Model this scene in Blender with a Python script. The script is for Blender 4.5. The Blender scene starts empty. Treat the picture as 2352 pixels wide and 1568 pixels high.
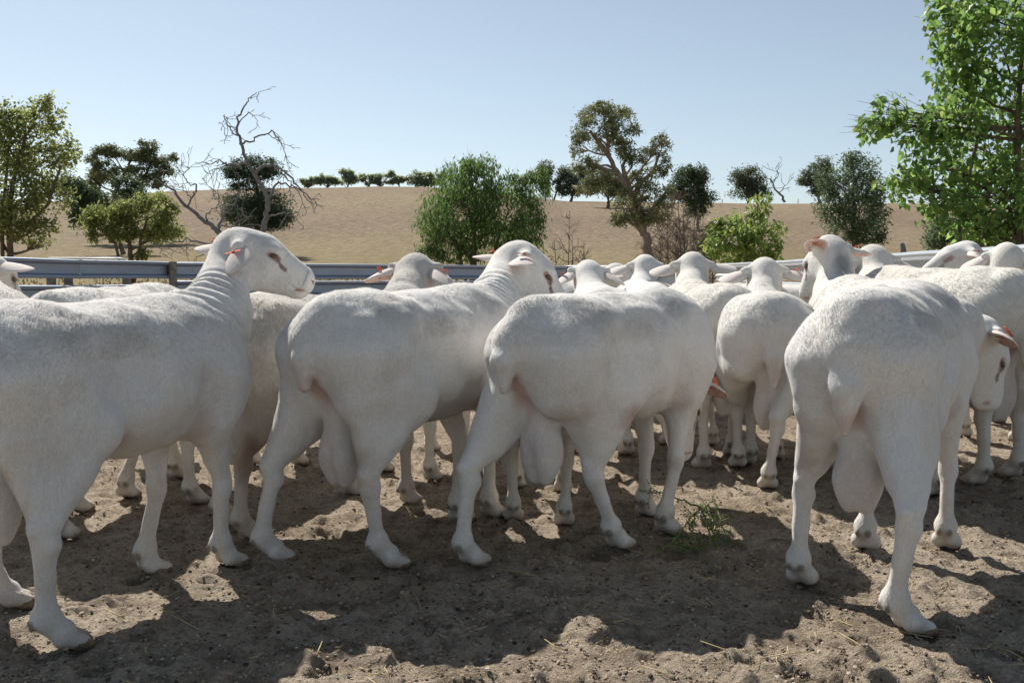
import bpy, math, random
import numpy as np
from mathutils import Vector, Matrix

# ------------------------------------------------------------------ camera, light, exposure
sc = bpy.context.scene
CAM_H = 0.85
PITCH = math.radians(3.98)
FPX = 2286.7                       # focal length in pixels of a 2352 wide picture (35 mm lens)
cam_d = bpy.data.cameras.new('camera'); cam = bpy.data.objects.new('camera', cam_d)
sc.collection.objects.link(cam)
cam.location = (0, 0, CAM_H); cam.rotation_euler = (math.pi/2 - PITCH, 0, 0)
cam_d.lens = 35; cam_d.sensor_width = 36; cam_d.clip_start = 0.05; cam_d.clip_end = 3000
sc.camera = cam

SUN_AZ, SUN_EL = math.radians(-31), math.radians(46)    # azimuth from +Y towards +X
sunv = Vector((math.sin(SUN_AZ)*math.cos(SUN_EL), math.cos(SUN_AZ)*math.cos(SUN_EL), math.sin(SUN_EL)))
w = bpy.data.worlds.new("World"); sc.world = w; w.use_nodes = True
nt = w.node_tree
sky = nt.nodes.new('ShaderNodeTexSky'); sky.sky_type = 'NISHITA'; sky.sun_disc = False
sky.sun_elevation = SUN_EL; sky.sun_rotation = SUN_AZ
sky.air_density = 0.85; sky.dust_density = 0.4; sky.ozone_density = 1.5; sky.altitude = 0
bg = nt.nodes['Background']; bg.inputs[1].default_value = 0.078
hs_ = nt.nodes.new('ShaderNodeHueSaturation'); hs_.inputs['Saturation'].default_value = 0.68; hs_.inputs['Hue'].default_value = 0.488
nt.links.new(sky.outputs[0], hs_.inputs['Color']); nt.links.new(hs_.outputs[0], bg.inputs[0])
sun_d = bpy.data.lights.new('sun', 'SUN'); sun_d.energy = 5.0; sun_d.angle = math.radians(0.53)
sun_d.color = (1.0, 0.945, 0.86)
sun = bpy.data.objects.new('sun', sun_d); sc.collection.objects.link(sun)
sun.rotation_euler = sunv.to_track_quat('Z', 'Y').to_euler()
vs = sc.view_settings
vs.view_transform = 'Standard'; vs.look = 'None'; vs.gamma = 1; vs.exposure = 0.47; vs.use_curve_mapping = False
sc.cycles.max_bounces = 8; sc.cycles.diffuse_bounces = 5; sc.cycles.transparent_max_bounces = 8

# ------------------------------------------------------------------ helpers
C = sc.collection
rng = np.random.default_rng(7)
random.seed(7)

def ray(px, py):
    u = (px-1176)/FPX; v = -(py-784)/FPX
    return np.array([u, math.cos(PITCH)+v*math.sin(PITCH), v*math.cos(PITCH)-math.sin(PITCH)])
def pt(px, py, Y):
    d = ray(px, py); return np.array([0, 0, CAM_H]) + d*(Y/d[1])
def gp(px, py):
    d = ray(px, py); return (np.array([0, 0, CAM_H]) + d*(CAM_H/-d[2]))

def smooth(t): t = np.clip(t, 0, 1); return t*t*(3-2*t)

def _h(i, j, k=0, seed=0):
    n = (i.astype(np.int64)*374761393 + j.astype(np.int64)*668265263 + (np.asarray(k).astype(np.int64))*1274126177 + seed*974634777) & 0xffffffff
    n = ((n ^ (n >> 13))*1274126177) & 0xffffffff
    n = n ^ (n >> 16)
    return (n & 0xffff)/65535.0
def vnoise2(x, y, seed=0):
    i = np.floor(x); j = np.floor(y); fx = x-i; fy = y-j
    fx = fx*fx*(3-2*fx); fy = fy*fy*(3-2*fy)
    a = _h(i, j, 0*i, seed); b = _h(i+1, j, 0*i, seed); c = _h(i, j+1, 0*i, seed); d = _h(i+1, j+1, 0*i, seed)
    return (a*(1-fx)+b*fx)*(1-fy) + (c*(1-fx)+d*fx)*fy
def vnoise3(x, y, z, seed=0):
    k = np.floor(z); fz = z-k; fz = fz*fz*(3-2*fz)
    i = np.floor(x); j = np.floor(y); fx = x-i; fy = y-j
    fx = fx*fx*(3-2*fx); fy = fy*fy*(3-2*fy)
    def lay(kk):
        a = _h(i, j, kk, seed); b = _h(i+1, j, kk, seed); c = _h(i, j+1, kk, seed); d = _h(i+1, j+1, kk, seed)
        return (a*(1-fx)+b*fx)*(1-fy) + (c*(1-fx)+d*fx)*fy
    return lay(k)*(1-fz)+lay(k+1)*fz
def fbm2(x, y, o=4, seed=0):
    s = 0; a = .5
    for q in range(o):
        s = s + a*(vnoise2(x*2**q, y*2**q, seed+q)-.5); a *= .5
    return s

def mesh_from(name, V, F, mats, parent=None, origin=(0, 0, 0), smooth_sh=True, matidx=None, attrs=None, link=True):
    """V (n,3), F (m,4) or (m,3) int arrays or list of arrays; one mesh object"""
    V = np.asarray(V, dtype=np.float32) - np.asarray(origin, dtype=np.float32)
    Fs = F if isinstance(F, list) else [F]
    Fs = [np.asarray(f, dtype=np.int32) for f in Fs if len(f)]
    me = bpy.data.meshes.new(name)
    me.vertices.add(len(V)); me.vertices.foreach_set('co', V.ravel())
    loops = np.concatenate([f.ravel() for f in Fs])
    tot = np.concatenate([np.full(len(f), f.shape[1], dtype=np.int32) for f in Fs])
    st = np.concatenate([[0], np.cumsum(tot)[:-1]]).astype(np.int32)
    me.loops.add(len(loops)); me.loops.foreach_set('vertex_index', loops)
    me.polygons.add(len(tot)); me.polygons.foreach_set('loop_start', st)
    if smooth_sh: me.polygons.foreach_set('use_smooth', np.ones(len(tot), dtype=bool))
    else: me.polygons.foreach_set('use_smooth', np.zeros(len(tot), dtype=bool))
    if matidx is not None: me.polygons.foreach_set('material_index', np.asarray(matidx, dtype=np.int32))
    for m in (mats if isinstance(mats, (list, tuple)) else [mats]): me.materials.append(m)
    me.update(calc_edges=True); me.validate()
    if attrs:
        for k, a in attrs.items():
            a = np.asarray(a, dtype=np.float32)
            if a.ndim == 1:
                at = me.attributes.new(k, 'FLOAT', 'POINT'); at.data.foreach_set('value', a)
            else:
                at = me.attributes.new(k, 'FLOAT_COLOR', 'POINT')
                at.data.foreach_set('color', np.concatenate([a, np.ones((len(a), 1), np.float32)], 1).ravel())
    o = bpy.data.objects.new(name, me); C.objects.link(o)
    if parent is not None: o.parent = parent
    else: o.location = origin
    return o
def tag(o, label=None, cat=None, group=None, kind=None):
    if label: o['label'] = label
    if cat: o['category'] = cat
    if group: o['group'] = group
    if kind: o['kind'] = kind
    return o
def thing(name, label, cat, loc=(0, 0, 0), group=None):
    o = bpy.data.objects.new(name, None); C.objects.link(o); o.location = loc; o.empty_display_size = .1
    return tag(o, label, cat, group)

class MB:
    """collects tubes / boxes into one mesh"""
    def __init__(s): s.V = []; s.F4 = []; s.F3 = []; s.n = 0
    def add(s, V, F4=None, F3=None):
        V = np.asarray(V, float); s.V.append(V)
        if F4 is not None and len(F4): s.F4.append(np.asarray(F4)+s.n)
        if F3 is not None and len(F3): s.F3.append(np.asarray(F3)+s.n)
        s.n += len(V)
    def tube(s, P, R, seg=6, cap=True):
        P = np.asarray(P, float); R = np.broadcast_to(np.asarray(R, float), (len(P),))
        T = np.gradient(P, axis=0); T /= (np.linalg.norm(T, axis=1, keepdims=True)+1e-9)
        ref = np.array([0.31, 0.17, 0.93]); ref /= np.linalg.norm(ref)
        if abs(T[0] @ ref) > .9: ref = np.array([1., 0, 0])
        V = []
        for i in range(len(P)):
            a = np.cross(T[i], ref); a /= np.linalg.norm(a)+1e-9; b = np.cross(T[i], a)
            ref = ref if abs(T[i] @ ref) < .95 else a
            ang = np.arange(seg)*2*math.pi/seg
            V.append(P[i] + R[i]*(np.cos(ang)[:, None]*a + np.sin(ang)[:, None]*b))
        V = np.concatenate(V); F = []
        for i in range(len(P)-1):
            for j in range(seg):
                F.append((i*seg+j, i*seg+(j+1) % seg, (i+1)*seg+(j+1) % seg, (i+1)*seg+j))
        F3 = []
        if cap:
            V = np.concatenate([V, P[:1], P[-1:]]); c0 = len(V)-2; c1 = len(V)-1; L = (len(P)-1)*seg
            for j in range(seg):
                F3.append((c0, (j+1) % seg, j)); F3.append((c1, L+j, L+(j+1) % seg))
        s.add(V, F, F3)
    def box(s, c, h, R=None):
        c = np.asarray(c, float); h = np.asarray(h, float)
        V = np.array([[x, y, z] for x in (-1, 1) for y in (-1, 1) for z in (-1, 1)], float)*h
        if R is not None: V = V @ np.asarray(R, float).T
        s.add(V+c, [(0, 1, 3, 2), (4, 6, 7, 5), (0, 4, 5, 1), (2, 3, 7, 6), (0, 2, 6, 4), (1, 5, 7, 3)])
    def build(s, name, mat, parent=None, origin=(0, 0, 0), smooth_sh=True, **k):
        V = np.concatenate(s.V); Fs = []
        if s.F4: Fs.append(np.concatenate(s.F4))
        if s.F3: Fs.append(np.concatenate(s.F3))
        return mesh_from(name, V, Fs, mat, parent, origin, smooth_sh, **k)

# ------------------------------------------------------------------ materials
class N:
    def __init__(s, name):
        s.m = bpy.data.materials.new(name); s.m.use_nodes = True; s.t = s.m.node_tree
        s.b = s.t.nodes['Principled BSDF']; s.out = s.t.nodes['Material Output']
    def n(s, ty, ins=None, **props):
        x = s.t.nodes.new(ty)
        for k, v in props.items(): setattr(x, k, v)
        for k, v in (ins or {}).items(): s.set(x.inputs[k], v)
        return x
    def set(s, inp, v):
        if isinstance(v, bpy.types.NodeSocket): s.t.links.new(v, inp)
        else: inp.default_value = v
    def noise(s, vec, scale, detail=4, rough=.55, dist=0):
        return s.n('ShaderNodeTexNoise', {'Vector': vec, 'Scale': scale, 'Detail': detail, 'Roughness': rough, 'Distortion': dist})
    def ramp(s, fac, stops):
        r = s.n('ShaderNodeValToRGB', {'Fac': fac}); e = r.color_ramp.elements
        while len(e) < len(stops): e.new(.5)
        for el, (p, c) in zip(e, stops): el.position = p; el.color = tuple(c)+(1,) if len(c) == 3 else c
        return r.outputs[0]
    def mix(s, fac, a, b, mode='MIX'):
        x = s.n('ShaderNodeMix', data_type='RGBA', blend_type=mode)
        s.set(x.inputs[0], fac); s.set(x.inputs[6], a if isinstance(a, bpy.types.NodeSocket) else tuple(a)+(1,))
        s.set(x.inputs[7], b if isinstance(b, bpy.types.NodeSocket) else tuple(b)+(1,)); return x.outputs[2]
    def math(s, op, a, b=0.0):
        x = s.n('ShaderNodeMath', operation=op); s.set(x.inputs[0], a); s.set(x.inputs[1], b); return x.outputs[0]
    def mapping(s, vec, scale):
        return s.n('ShaderNodeMapping', {'Vector': vec, 'Scale': scale}).outputs[0]
    def bump(s, h, strength=.5, dist=.01, normal=None):
        i = {'Height': h, 'Strength': strength, 'Distance': dist}
        if normal is not None: i['Normal'] = normal
        return s.n('ShaderNodeBump', i).outputs[0]
    def obj(s): return s.n('ShaderNodeTexCoord').outputs['Object']
    def attr(s, nm): return s.n('ShaderNodeAttribute', attribute_name=nm)
    def fin(s, col=None, rough=.9, normal=None, spec=None, metal=None):
        if col is not None: s.set(s.b.inputs['Base Color'], col if isinstance(col, bpy.types.NodeSocket) else tuple(col)+(1,))
        s.set(s.b.inputs['Roughness'], rough)
        if normal is not None: s.set(s.b.inputs['Normal'], normal)
        if spec is not None: s.set(s.b.inputs['Specular IOR Level'], spec)
        if metal is not None: s.set(s.b.inputs['Metallic'], metal)
        return s.m
# ---- coat of the sheep: per-vertex tint times fine hair noise
def mat_coat():
    m = N('sheep_coat'); o = m.obj()
    tint = m.attr('tint').outputs['Color']
    st = m.mapping(o, (1.0, 1.0, .42))
    n1 = m.noise(st, 210, 5, .75).outputs['Fac']; n2 = m.noise(o, 24, 4, .6).outputs['Fac']
    n3 = m.noise(o, 5.5, 4, .65).outputs['Fac']; n4 = m.noise(m.mapping(o, (1, 1, .55)), 80, 4, .7, .6).outputs['Fac']
    v = m.ramp(n1, [(.3, (.80, .79, .78)), (.62, (1, 1, 1))])
    c = m.mix(1.0, tint, v, 'MULTIPLY')
    dirt = m.ramp(n3, [(.52, (0, 0, 0)), (.78, (1, 1, 1))])
    c = m.mix(m.math('MULTIPLY', dirt, .34), c, (.46, .39, .31))
    patch = m.ramp(m.noise(m.mapping(o, (1, 1, 1.6)), 4.2, 3, .6, .4).outputs['Fac'], [(.47, (0, 0, 0)), (.68, (1, 1, 1))])
    dk = m.ramp(m.noise(m.mapping(o, (1, 1, .5)), 130, 4, .8, .8).outputs['Fac'], [(.42, (0, 0, 0)), (.62, (1, 1, 1))])
    zz = m.n('ShaderNodeMapRange', {'Value': m.n('ShaderNodeSeparateXYZ', {'Vector': o}).outputs[2], 'From Min': .48, 'From Max': .68, 'To Min': .15, 'To Max': 1.0}).outputs[0]
    c = m.mix(m.math('MULTIPLY', m.math('MULTIPLY', patch, dk), m.math('MULTIPLY', zz, .55)), c, (.34, .32, .30))
    spk = m.ramp(m.noise(o, 62, 2, .5).outputs['Fac'], [(.765, (0, 0, 0)), (.80, (1, 1, 1))])
    c = m.mix(m.math('MULTIPLY', spk, .55), c, (.16, .12, .10))
    h = m.math('ADD', m.math('MULTIPLY', n1, .5), m.math('ADD', m.math('MULTIPLY', n4, .9), m.math('MULTIPLY', n2, .5)))
    m.set(m.b.inputs['Sheen Weight'], .25); m.set(m.b.inputs['Sheen Roughness'], .5)
    return m.fin(c, .92, m.bump(h, .5, .008), .15)
def mat_hair():
    m = N('sheep_hair'); tint = m.attr('tint').outputs['Color']; o = m.obj()
    patch = m.ramp(m.noise(m.mapping(o, (1, 1, 1.6)), 4.2, 3, .6, .4).outputs['Fac'], [(.47, (0, 0, 0)), (.68, (1, 1, 1))])
    zz = m.n('ShaderNodeMapRange', {'Value': m.n('ShaderNodeSeparateXYZ', {'Vector': o}).outputs[2], 'From Min': .48, 'From Max': .68, 'To Min': .15, 'To Max': 1.0}).outputs[0]
    dk = m.ramp(m.noise(o, 160, 3, .8).outputs['Fac'], [(.45, (0, 0, 0)), (.60, (1, 1, 1))])
    tint = m.mix(m.math('MULTIPLY', m.math('MULTIPLY', patch, dk), m.math('MULTIPLY', zz, .45)), tint, (.36, .34, .32)); m.fin(tint, .85, None, .15)
    tr = m.n('ShaderNodeBsdfTranslucent', {'Color': tint}); mx = m.n('ShaderNodeMixShader'); mx.inputs[0].default_value = .5
    m.t.links.new(m.b.outputs[0], mx.inputs[1]); m.t.links.new(tr.outputs[0], mx.inputs[2]); m.t.links.new(mx.outputs[0], m.out.inputs[0])
    return m.m
M = {}
M['coat'] = mat_coat(); M['hair'] = mat_hair()
def simple(name, c, rough=.8, sc_=60, var=.25, bump=.2, spec=.3, metal=0, dist=.004):
    m = N(name); o = m.obj(); n = m.noise(o, sc_, 4, .6).outputs['Fac']
    lo = tuple(x*(1-var) for x in c); hi = tuple(min(1, x*(1+var)) for x in c)
    return m.fin(m.ramp(n, [(.3, lo), (.7, hi)]), rough, m.bump(n, bump, dist), spec, metal)
M['ear_in'] = simple('ear_skin', (.60, .42, .36), .7, 90, .3)
def mat_ear():
    m = N('ear_coat'); o = m.obj(); n = m.noise(o, 160, 4, .6).outputs['Fac']
    col = m.ramp(n, [(.3, (.68, .60, .56)), (.7, (.80, .75, .71))])
    m.fin(col, .85, m.bump(n, .3, .004), .2)
    tr = m.n('ShaderNodeBsdfTranslucent', {'Color': (.75, .56, .47, 1)})
    mx = m.n('ShaderNodeMixShader'); mx.inputs[0].default_value = .14
    m.t.links.new(m.b.outputs[0], mx.inputs[1]); m.t.links.new(tr.outputs[0], mx.inputs[2]); m.t.links.new(mx.outputs[0], m.out.inputs[0])
    return m.m
M['ear_out'] = mat_ear()
M['tag'] = simple('orange_tag', (.48, .135, .08), .75, 30, .15, .05, .1)
M['tagw'] = simple('pale_tag', (.72, .62, .60), .5, 30, .1, .05, .5)
M['eye'] = simple('eye_ball', (.10, .055, .025), .12, 20, .3, 0, .6)
M['pupil'] = simple('eye_pupil', (.01, .01, .01), .1, 20, .1, 0, .6)
M['hoof'] = simple('hoof_horn', (.20, .14, .09), .75, 40, .5, .4)
M['wood'] = simple('weathered_wood', (.22, .20, .17), .9, 12, .35, .6, .2, 0, .01)
M['stump'] = simple('grey_stump', (.19, .175, .17), .9, 6, .35, .6, .2, 0, .03)
def mat_metal(name, base, rough=.42):
    m = N(name); o = m.obj()
    n = m.n('ShaderNodeTexVoronoi', {'Vector': o, 'Scale': 45.0}, feature='F1').outputs['Color']
    n2 = m.noise(o, 3.5, 5, .65).outputs['Fac']
    c = m.mix(.10, base, n, 'MULTIPLY'); c = m.mix(m.ramp(n2, [(.5, (0, 0, 0)), (.75, (.45, .45, .45))]), c, (.33, .31, .28))
    return m.fin(c, m.n('ShaderNodeMapRange', {'Value': n2, 'To Min': rough-.1, 'To Max': rough+.2}).outputs[0], m.bump(n2, .08, .01), .5, .85)
M['galv'] = mat_metal('galvanised_steel', (.50, .53, .56))
M['galvd'] = mat_metal('sky_tinted_steel', (.33, .38, .46), .5)  # galvanised steel with the blue of the reflected sky put into its base colour
M['pipe'] = mat_metal('pale_steel_pipe', (.60, .62, .64), .5)

def mat_leaf(name, cols, transl=.35, gloss=.45):
    m = N(name); t = m.attr('tone').outputs['Fac']
    k = len(cols)-1
    c = m.ramp(t, [(i/k, cc) for i, cc in enumerate(cols)])
    m.fin(c, gloss, None, .35)
    tc = m.mix(.5, c, (.72, .80, .25), 'MULTIPLY'); tc2 = m.n('ShaderNodeHueSaturation', {'Value': 2.8, 'Saturation': .88, 'Color': tc}).outputs[0]
    tr = m.n('ShaderNodeBsdfTranslucent', {'Color': tc2})
    mx = m.n('ShaderNodeMixShader'); mx.inputs[0].default_value = transl
    m.t.links.new(m.b.outputs[0], mx.inputs[1]); m.t.links.new(tr.outputs[0], mx.inputs[2]); m.t.links.new(mx.outputs[0], m.out.inputs[0])
    return m.m
M['leaf_poplar'] = mat_leaf('poplar_leaf', [(0.053, 0.104, 0.027), (0.094, 0.169, 0.044), (0.142, 0.230, 0.058), (0.248, 0.287, 0.072)], .5, .4)
M['leaf_olive'] = mat_leaf('yellow_green_leaf', [(0.072, 0.087, 0.027), (0.120, 0.139, 0.042), (0.179, 0.198, 0.062), (0.233, 0.224, 0.087)], .48, .5)
M['leaf_bush'] = mat_leaf('bush_leaf', [(0.029, 0.060, 0.019), (0.057, 0.104, 0.029), (0.093, 0.154, 0.041), (0.163, 0.200, 0.060)], .42, .5)
M['leaf_gum'] = mat_leaf('gum_leaf', [(0.079, 0.096, 0.044), (0.124, 0.144, 0.066), (0.176, 0.185, 0.088), (0.246, 0.229, 0.114)], .2, .5)
M['leaf_dark'] = mat_leaf('dark_leaf', [(0.030, 0.051, 0.026), (0.051, 0.078, 0.038), (0.073, 0.105, 0.048), (0.111, 0.135, 0.060)], .2, .55)
M['leaf_blue'] = mat_leaf('blue_green_leaf', [(0.045, 0.075, 0.039), (0.070, 0.109, 0.056), (0.100, 0.144, 0.071), (0.159, 0.198, 0.100)], .25, .45)
M['leaf_lime'] = mat_leaf('lime_leaf', [(0.075, 0.118, 0.028), (0.119, 0.170, 0.040), (0.171, 0.222, 0.052), (0.258, 0.243, 0.063)], .42, .4)
M['bark'] = simple('brown_bark', (.13, .095, .07), .9, 9, .4, .8, .2, 0, .02)
M['bark_gum'] = simple('pale_gum_bark', (.27, .215, .175), .85, 3, .4, .6, .2, 0, .02)
M['bark_dead'] = simple('grey_dead_wood', (.20, .19, .19), .9, 5, .35, .6, .2, 0, .02)
M['twig'] = simple('brown_dry_twig', (.17, .125, .10), .9, 9, .3, .3, .2)
M['weed'] = mat_leaf('weed_leaf', [(.04, .075, .02), (.07, .12, .03), (.10, .15, .04)], .3, .5)
M['weedstem'] = simple('weed_stem', (.16, .20, .06), .7, 20, .3, .2)
M['straw'] = simple('straw', (.48, .38, .20), .7, 20, .25, .1)
M['stone'] = simple('pebble', (.34, .30, .26), .8, 10, .5, .4)
M['stonew'] = simple('white_pebble', (.62, .60, .57), .8, 10, .2, .4)
M['dung'] = simple('dung_pellet', (.055, .042, .033), .85, 40, .5, .6)
M['litter'] = simple('dung_litter', (.10, .078, .058), .9, 60, .5, .4)
M['clod'] = simple('dirt_clod', (.36, .28, .20), .95, 30, .35, .8, .1, 0, .01)

def mat_dirt():
    m = N('yard_dirt'); o = m.obj()
    a = m.noise(o, 1.1, 6, .62, .4).outputs['Fac']; b = m.noise(o, 9, 6, .7, .3).outputs['Fac']
    c = m.noise(o, 70, 5, .75).outputs['Fac']; d = m.noise(o, 260, 3, .7).outputs['Fac']
    col = m.ramp(a, [(.30, (.43, .34, .25)), (.50, (.62, .515, .395)), (.72, (.72, .62, .50))])
    dk = m.ramp(b, [(.46, (0, 0, 0)), (.66, (1, 1, 1))])
    col = m.mix(m.math('MULTIPLY', dk, .72), col, (.15, .112, .08))
    sp = m.ramp(c, [(.48, (0, 0, 0)), (.60, (1, 1, 1))])
    col = m.mix(m.math('MULTIPLY', sp, .55), col, (.17, .13, .095))
    li = m.ramp(m.noise(o, 120, 2, .5).outputs['Fac'], [(.66, (0, 0, 0)), (.72, (1, 1, 1))])
    col = m.mix(m.math('MULTIPLY', li, .5), col, (.50, .44, .36))
    h = m.math('ADD', m.math('MULTIPLY', b, 1.6), m.math('ADD', m.math('MULTIPLY', c, .9), m.math('MULTIPLY', d, .7)))
    return m.fin(col, .95, m.bump(h, 1.0, .026), .1)
M['dirt'] = mat_dirt()
def mat_field():
    m = N('dry_grass_field'); o = m.obj()
    st = m.mapping(o, (1, .35, 1))
    a = m.noise(st, .055, 5, .6, .3).outputs['Fac']; b = m.noise(st, 1.3, 6, .72).outputs['Fac']; c = m.noise(o, 7, 5, .75).outputs['Fac']
    col = m.ramp(a, [(.32, (.225, .172, .122)), (.5, (.29, .228, .158)), (.68, (.32, .262, .168))])
    col = m.mix(m.math('MULTIPLY', m.ramp(b, [(.40, (0, 0, 0)), (.66, (1, 1, 1))]), .62), col, (.15, .108, .075))
    col = m.mix(m.math('MULTIPLY', m.ramp(c, [(.52, (0, 0, 0)), (.68, (1, 1, 1))]), .55), col, (.40, .32, .19))
    e = m.noise(m.mapping(o, (1, .6, 1)), 2.6, 4, .8).outputs['Fac']
    col = m.mix(m.math('MULTIPLY', m.ramp(e, [(.50, (0, 0, 0)), (.62, (1, 1, 1))]), .6), col, (.125, .088, .06))
    col = m.mix(m.math('MULTIPLY', m.ramp(e, [(.36, (1, 1, 1)), (.44, (0, 0, 0))]), .5), col, (.46, .38, .27))
    sep = m.n('ShaderNodeSeparateXYZ', {'Vector': o}).outputs[1]
    near = m.n('ShaderNodeMapRange', {'Value': sep, 'From Min': 85.0, 'From Max': 45.0}).outputs[0]
    col = m.mix(m.math('MULTIPLY', near, .5), col, (.34, .285, .13))
    h = m.math('ADD', b, m.math('MULTIPLY', c, .6))
    return m.fin(col, .95, m.bump(h, 1.0, .25), .08)
M['field'] = mat_field()
M['grass'] = mat_leaf('dry_grass_blade', [(.30, .225, .12), (.38, .30, .165), (.44, .36, .21)], .0, .9)
M['leaf_far'] = mat_leaf('hazy_dark_leaf', [(.06, .075, .055), (.08, .10, .07), (.11, .13, .09)], .4, .6)  # dark leaf for crest trees, faded in the colour to stand for distance haze
M['leaf_hazy'] = mat_leaf('hazy_gum_leaf', [(.15, .17, .125), (.20, .225, .165), (.25, .27, .20)], .5, .6)  # grey-green gum leaf, lightened further to paint in the haze of the far crest
# ------------------------------------------------------------------ terrain
HX = np.array([-260, -150, -113, -95, -75, -52, -30, -8, 12, 50, 89, 140, 260.])
HZ = np.array([13.5, 13.8, 14.5, 16.2, 17.8, 18.5, 18.9, 18.4, 15.8, 15.3, 15.3, 15.2, 15.0])
def terrain(x, y):
    x = np.asarray(x, float); y = np.asarray(y, float)
    xc = x*220/np.maximum(y, 60)
    H = np.interp(xc, HX, HZ)
    t = np.clip((y-26)/(222-26), 0, 1)
    z = H*(0.30*t + 0.70*smooth(t))
    far = np.clip((y-222)/260, 0, 3); z = z - 22*far*far/(1+far)*1.2
    return np.where(y < 26, 0, z + (vnoise2(x/17, y/17, 3)-.5)*.35*np.clip((y-30)/40, 0, 1))
def yard_z(x, y):
    near = np.clip((y-.6)/1.0, 0, 1)*np.clip((16-y)/8, 0, 1)
    base = fbm2(x/.9, y/.9, 3, 11)*.035
    mid = fbm2(x/.14, y/.14, 4, 21); mid = np.where(mid > 0, mid*1.5, mid*.8)*.024
    fine = fbm2(x/.034, y/.034, 3, 31)*.019
    cl = np.maximum(vnoise2(x/.055, y/.055, 41)-.64, 0)*.07
    return (base+mid+fine+cl)*near - .004

def grid_mesh(name, xs, ys, zf, mat, prints=0):
    X, Y = np.meshgrid(xs, ys); Z = zf(X, Y); r = np.random.default_rng(77)
    for _ in range(prints):                       # cloven hoof prints
        y0 = 1.8+3.2*r.random()**1.4; x0 = (r.random()*2-1)*.55*y0; a = r.random()*6.28; ca, sa = math.cos(a), math.sin(a)
        i0, i1 = np.searchsorted(xs, [x0-.08, x0+.08]); j0, j1 = np.searchsorted(ys, [y0-.08, y0+.08])
        if i1-i0 < 3 or j1-j0 < 3: continue
        dx = X[j0:j1, i0:i1]-x0; dy = Y[j0:j1, i0:i1]-y0; u = dx*ca+dy*sa; v = -dx*sa+dy*ca
        d = np.zeros_like(u); rim = np.exp(-((np.sqrt(u*u*.6+v*v)-.040)/.009)**2)*.004
        for c in (1, -1): d = np.maximum(d, np.exp(-((u/.034)**4+((v-c*.016)/.013)**4)))
        Z[j0:j1, i0:i1] += rim - d*(.008+.008*r.random())
    V = np.stack([X, Y, Z], -1).reshape(-1, 3); nx = len(xs)
    i, j = np.meshgrid(np.arange(nx-1), np.arange(len(ys)-1)); a = (j*nx+i).ravel()
    F = np.stack([a, a+1, a+nx+1, a+nx], 1)
    return mesh_from(name, V, F, mat)
# fine yard in front; steps grow with distance
ys = [0.3]
while ys[-1] < 26:
    y = ys[-1]; ys.append(y + (.02 if y < 1.7 else max(.0085, .0036*y) if y < 4 else .0095*y-.022))
ys = np.concatenate([np.linspace(-14, .25, 24), np.array(ys)])
xs = np.concatenate([np.arange(-12, -3.4, .12), np.arange(-3.4, -1.9, .03), np.arange(-1.9, 2.3, .0095), np.arange(2.3, 3.6, .03), np.arange(3.6, 12.1, .12)])
yard = grid_mesh('yard_ground', xs, ys, yard_z, M['dirt'], 330); tag(yard, kind='structure')
xs = np.concatenate([np.linspace(-900, -240, 20)[:-1], np.linspace(-240, 240, 330), np.linspace(240, 900, 20)[1:]])
ysf = np.concatenate([np.linspace(-30, 24, 12), np.geomspace(26, 245, 260), np.linspace(255, 1400, 40)])
def fz(x, y): return np.where((y < 25.5), -.06, terrain(x, y)-.03)
field = grid_mesh('field_ground', xs, ysf, fz, M['field']); tag(field, kind='structure')

# ------------------------------------------------------------------ pebbles, clods, pellets, straw (nobody could count them)
def ico():
    t = (1+5**.5)/2
    V = np.array([(-1, t, 0), (1, t, 0), (-1, -t, 0), (1, -t, 0), (0, -1, t), (0, 1, t), (0, -1, -t), (0, 1, -t), (t, 0, -1), (t, 0, 1), (-t, 0, -1), (-t, 0, 1)], float)
    V /= np.linalg.norm(V[0])
    F = np.array([(0, 11, 5), (0, 5, 1), (0, 1, 7), (0, 7, 10), (0, 10, 11), (1, 5, 9), (5, 11, 4), (11, 10, 2), (10, 7, 6), (7, 1, 8), (3, 9, 4), (3, 4, 2), (3, 2, 6), (3, 6, 8), (3, 8, 9), (4, 9, 5), (2, 4, 11), (6, 2, 10), (8, 6, 7), (9, 8, 1)])
    return V, F
IV, IF = ico()
def scatter(name, n, rmin, rmax, mat, seed, flat=.6, pw=2.5, label=None, ymax=7.5, smooth_sh=False, rough=.25):
    r = np.random.default_rng(seed)
    y = 1.7 + (ymax-1.7)*r.random(n)**1.8; x = (r.random(n)*2-1)*(.56*y+.15)
    s = rmin+(rmax-rmin)*r.random(n)**pw
    Vs = IV[None]*(1+(r.random((n, 12, 1))-.5)*2*rough)*np.stack([s, s*(.7+.5*r.random(n)), s*flat*(.7+.6*r.random(n))], 1)[:, None]
    a = r.random(n)*6.28; ca, sa = np.cos(a)[:, None], np.sin(a)[:, None]
    X = Vs[..., 0]*ca-Vs[..., 1]*sa+x[:, None]; Y = Vs[..., 0]*sa+Vs[..., 1]*ca+y[:, None]
    Z = Vs[..., 2]+(yard_z(x, y)+s*flat*.35)[:, None]
    V = np.stack([X, Y, Z], -1).reshape(-1, 3); F = (IF[None]+np.arange(n)[:, None, None]*12).reshape(-1, 3)
    return tag(mesh_from(name, V, F, mat, smooth_sh=smooth_sh), label, name.replace('_', ' '), kind='stuff')
scatter('gravel', 2400, .001, .007, M['stone'], 1, label='small grey pebbles scattered over the yard dirt')
scatter('white_gravel', 260, .001, .005, M['stonew'], 2, label='tiny white stones scattered over the yard dirt')
scatter('dirt_crumbs', 36000, .0010, .0065, M['clod'], 3, .7, 4, 'crumbled brown soil lumps lying over the yard', rough=.35)
scatter('litter', 17000, .0010, .0065, M['litter'], 9, .35, 2.2, 'fine dark dung litter trodden into the yard dirt', rough=.4)
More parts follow.
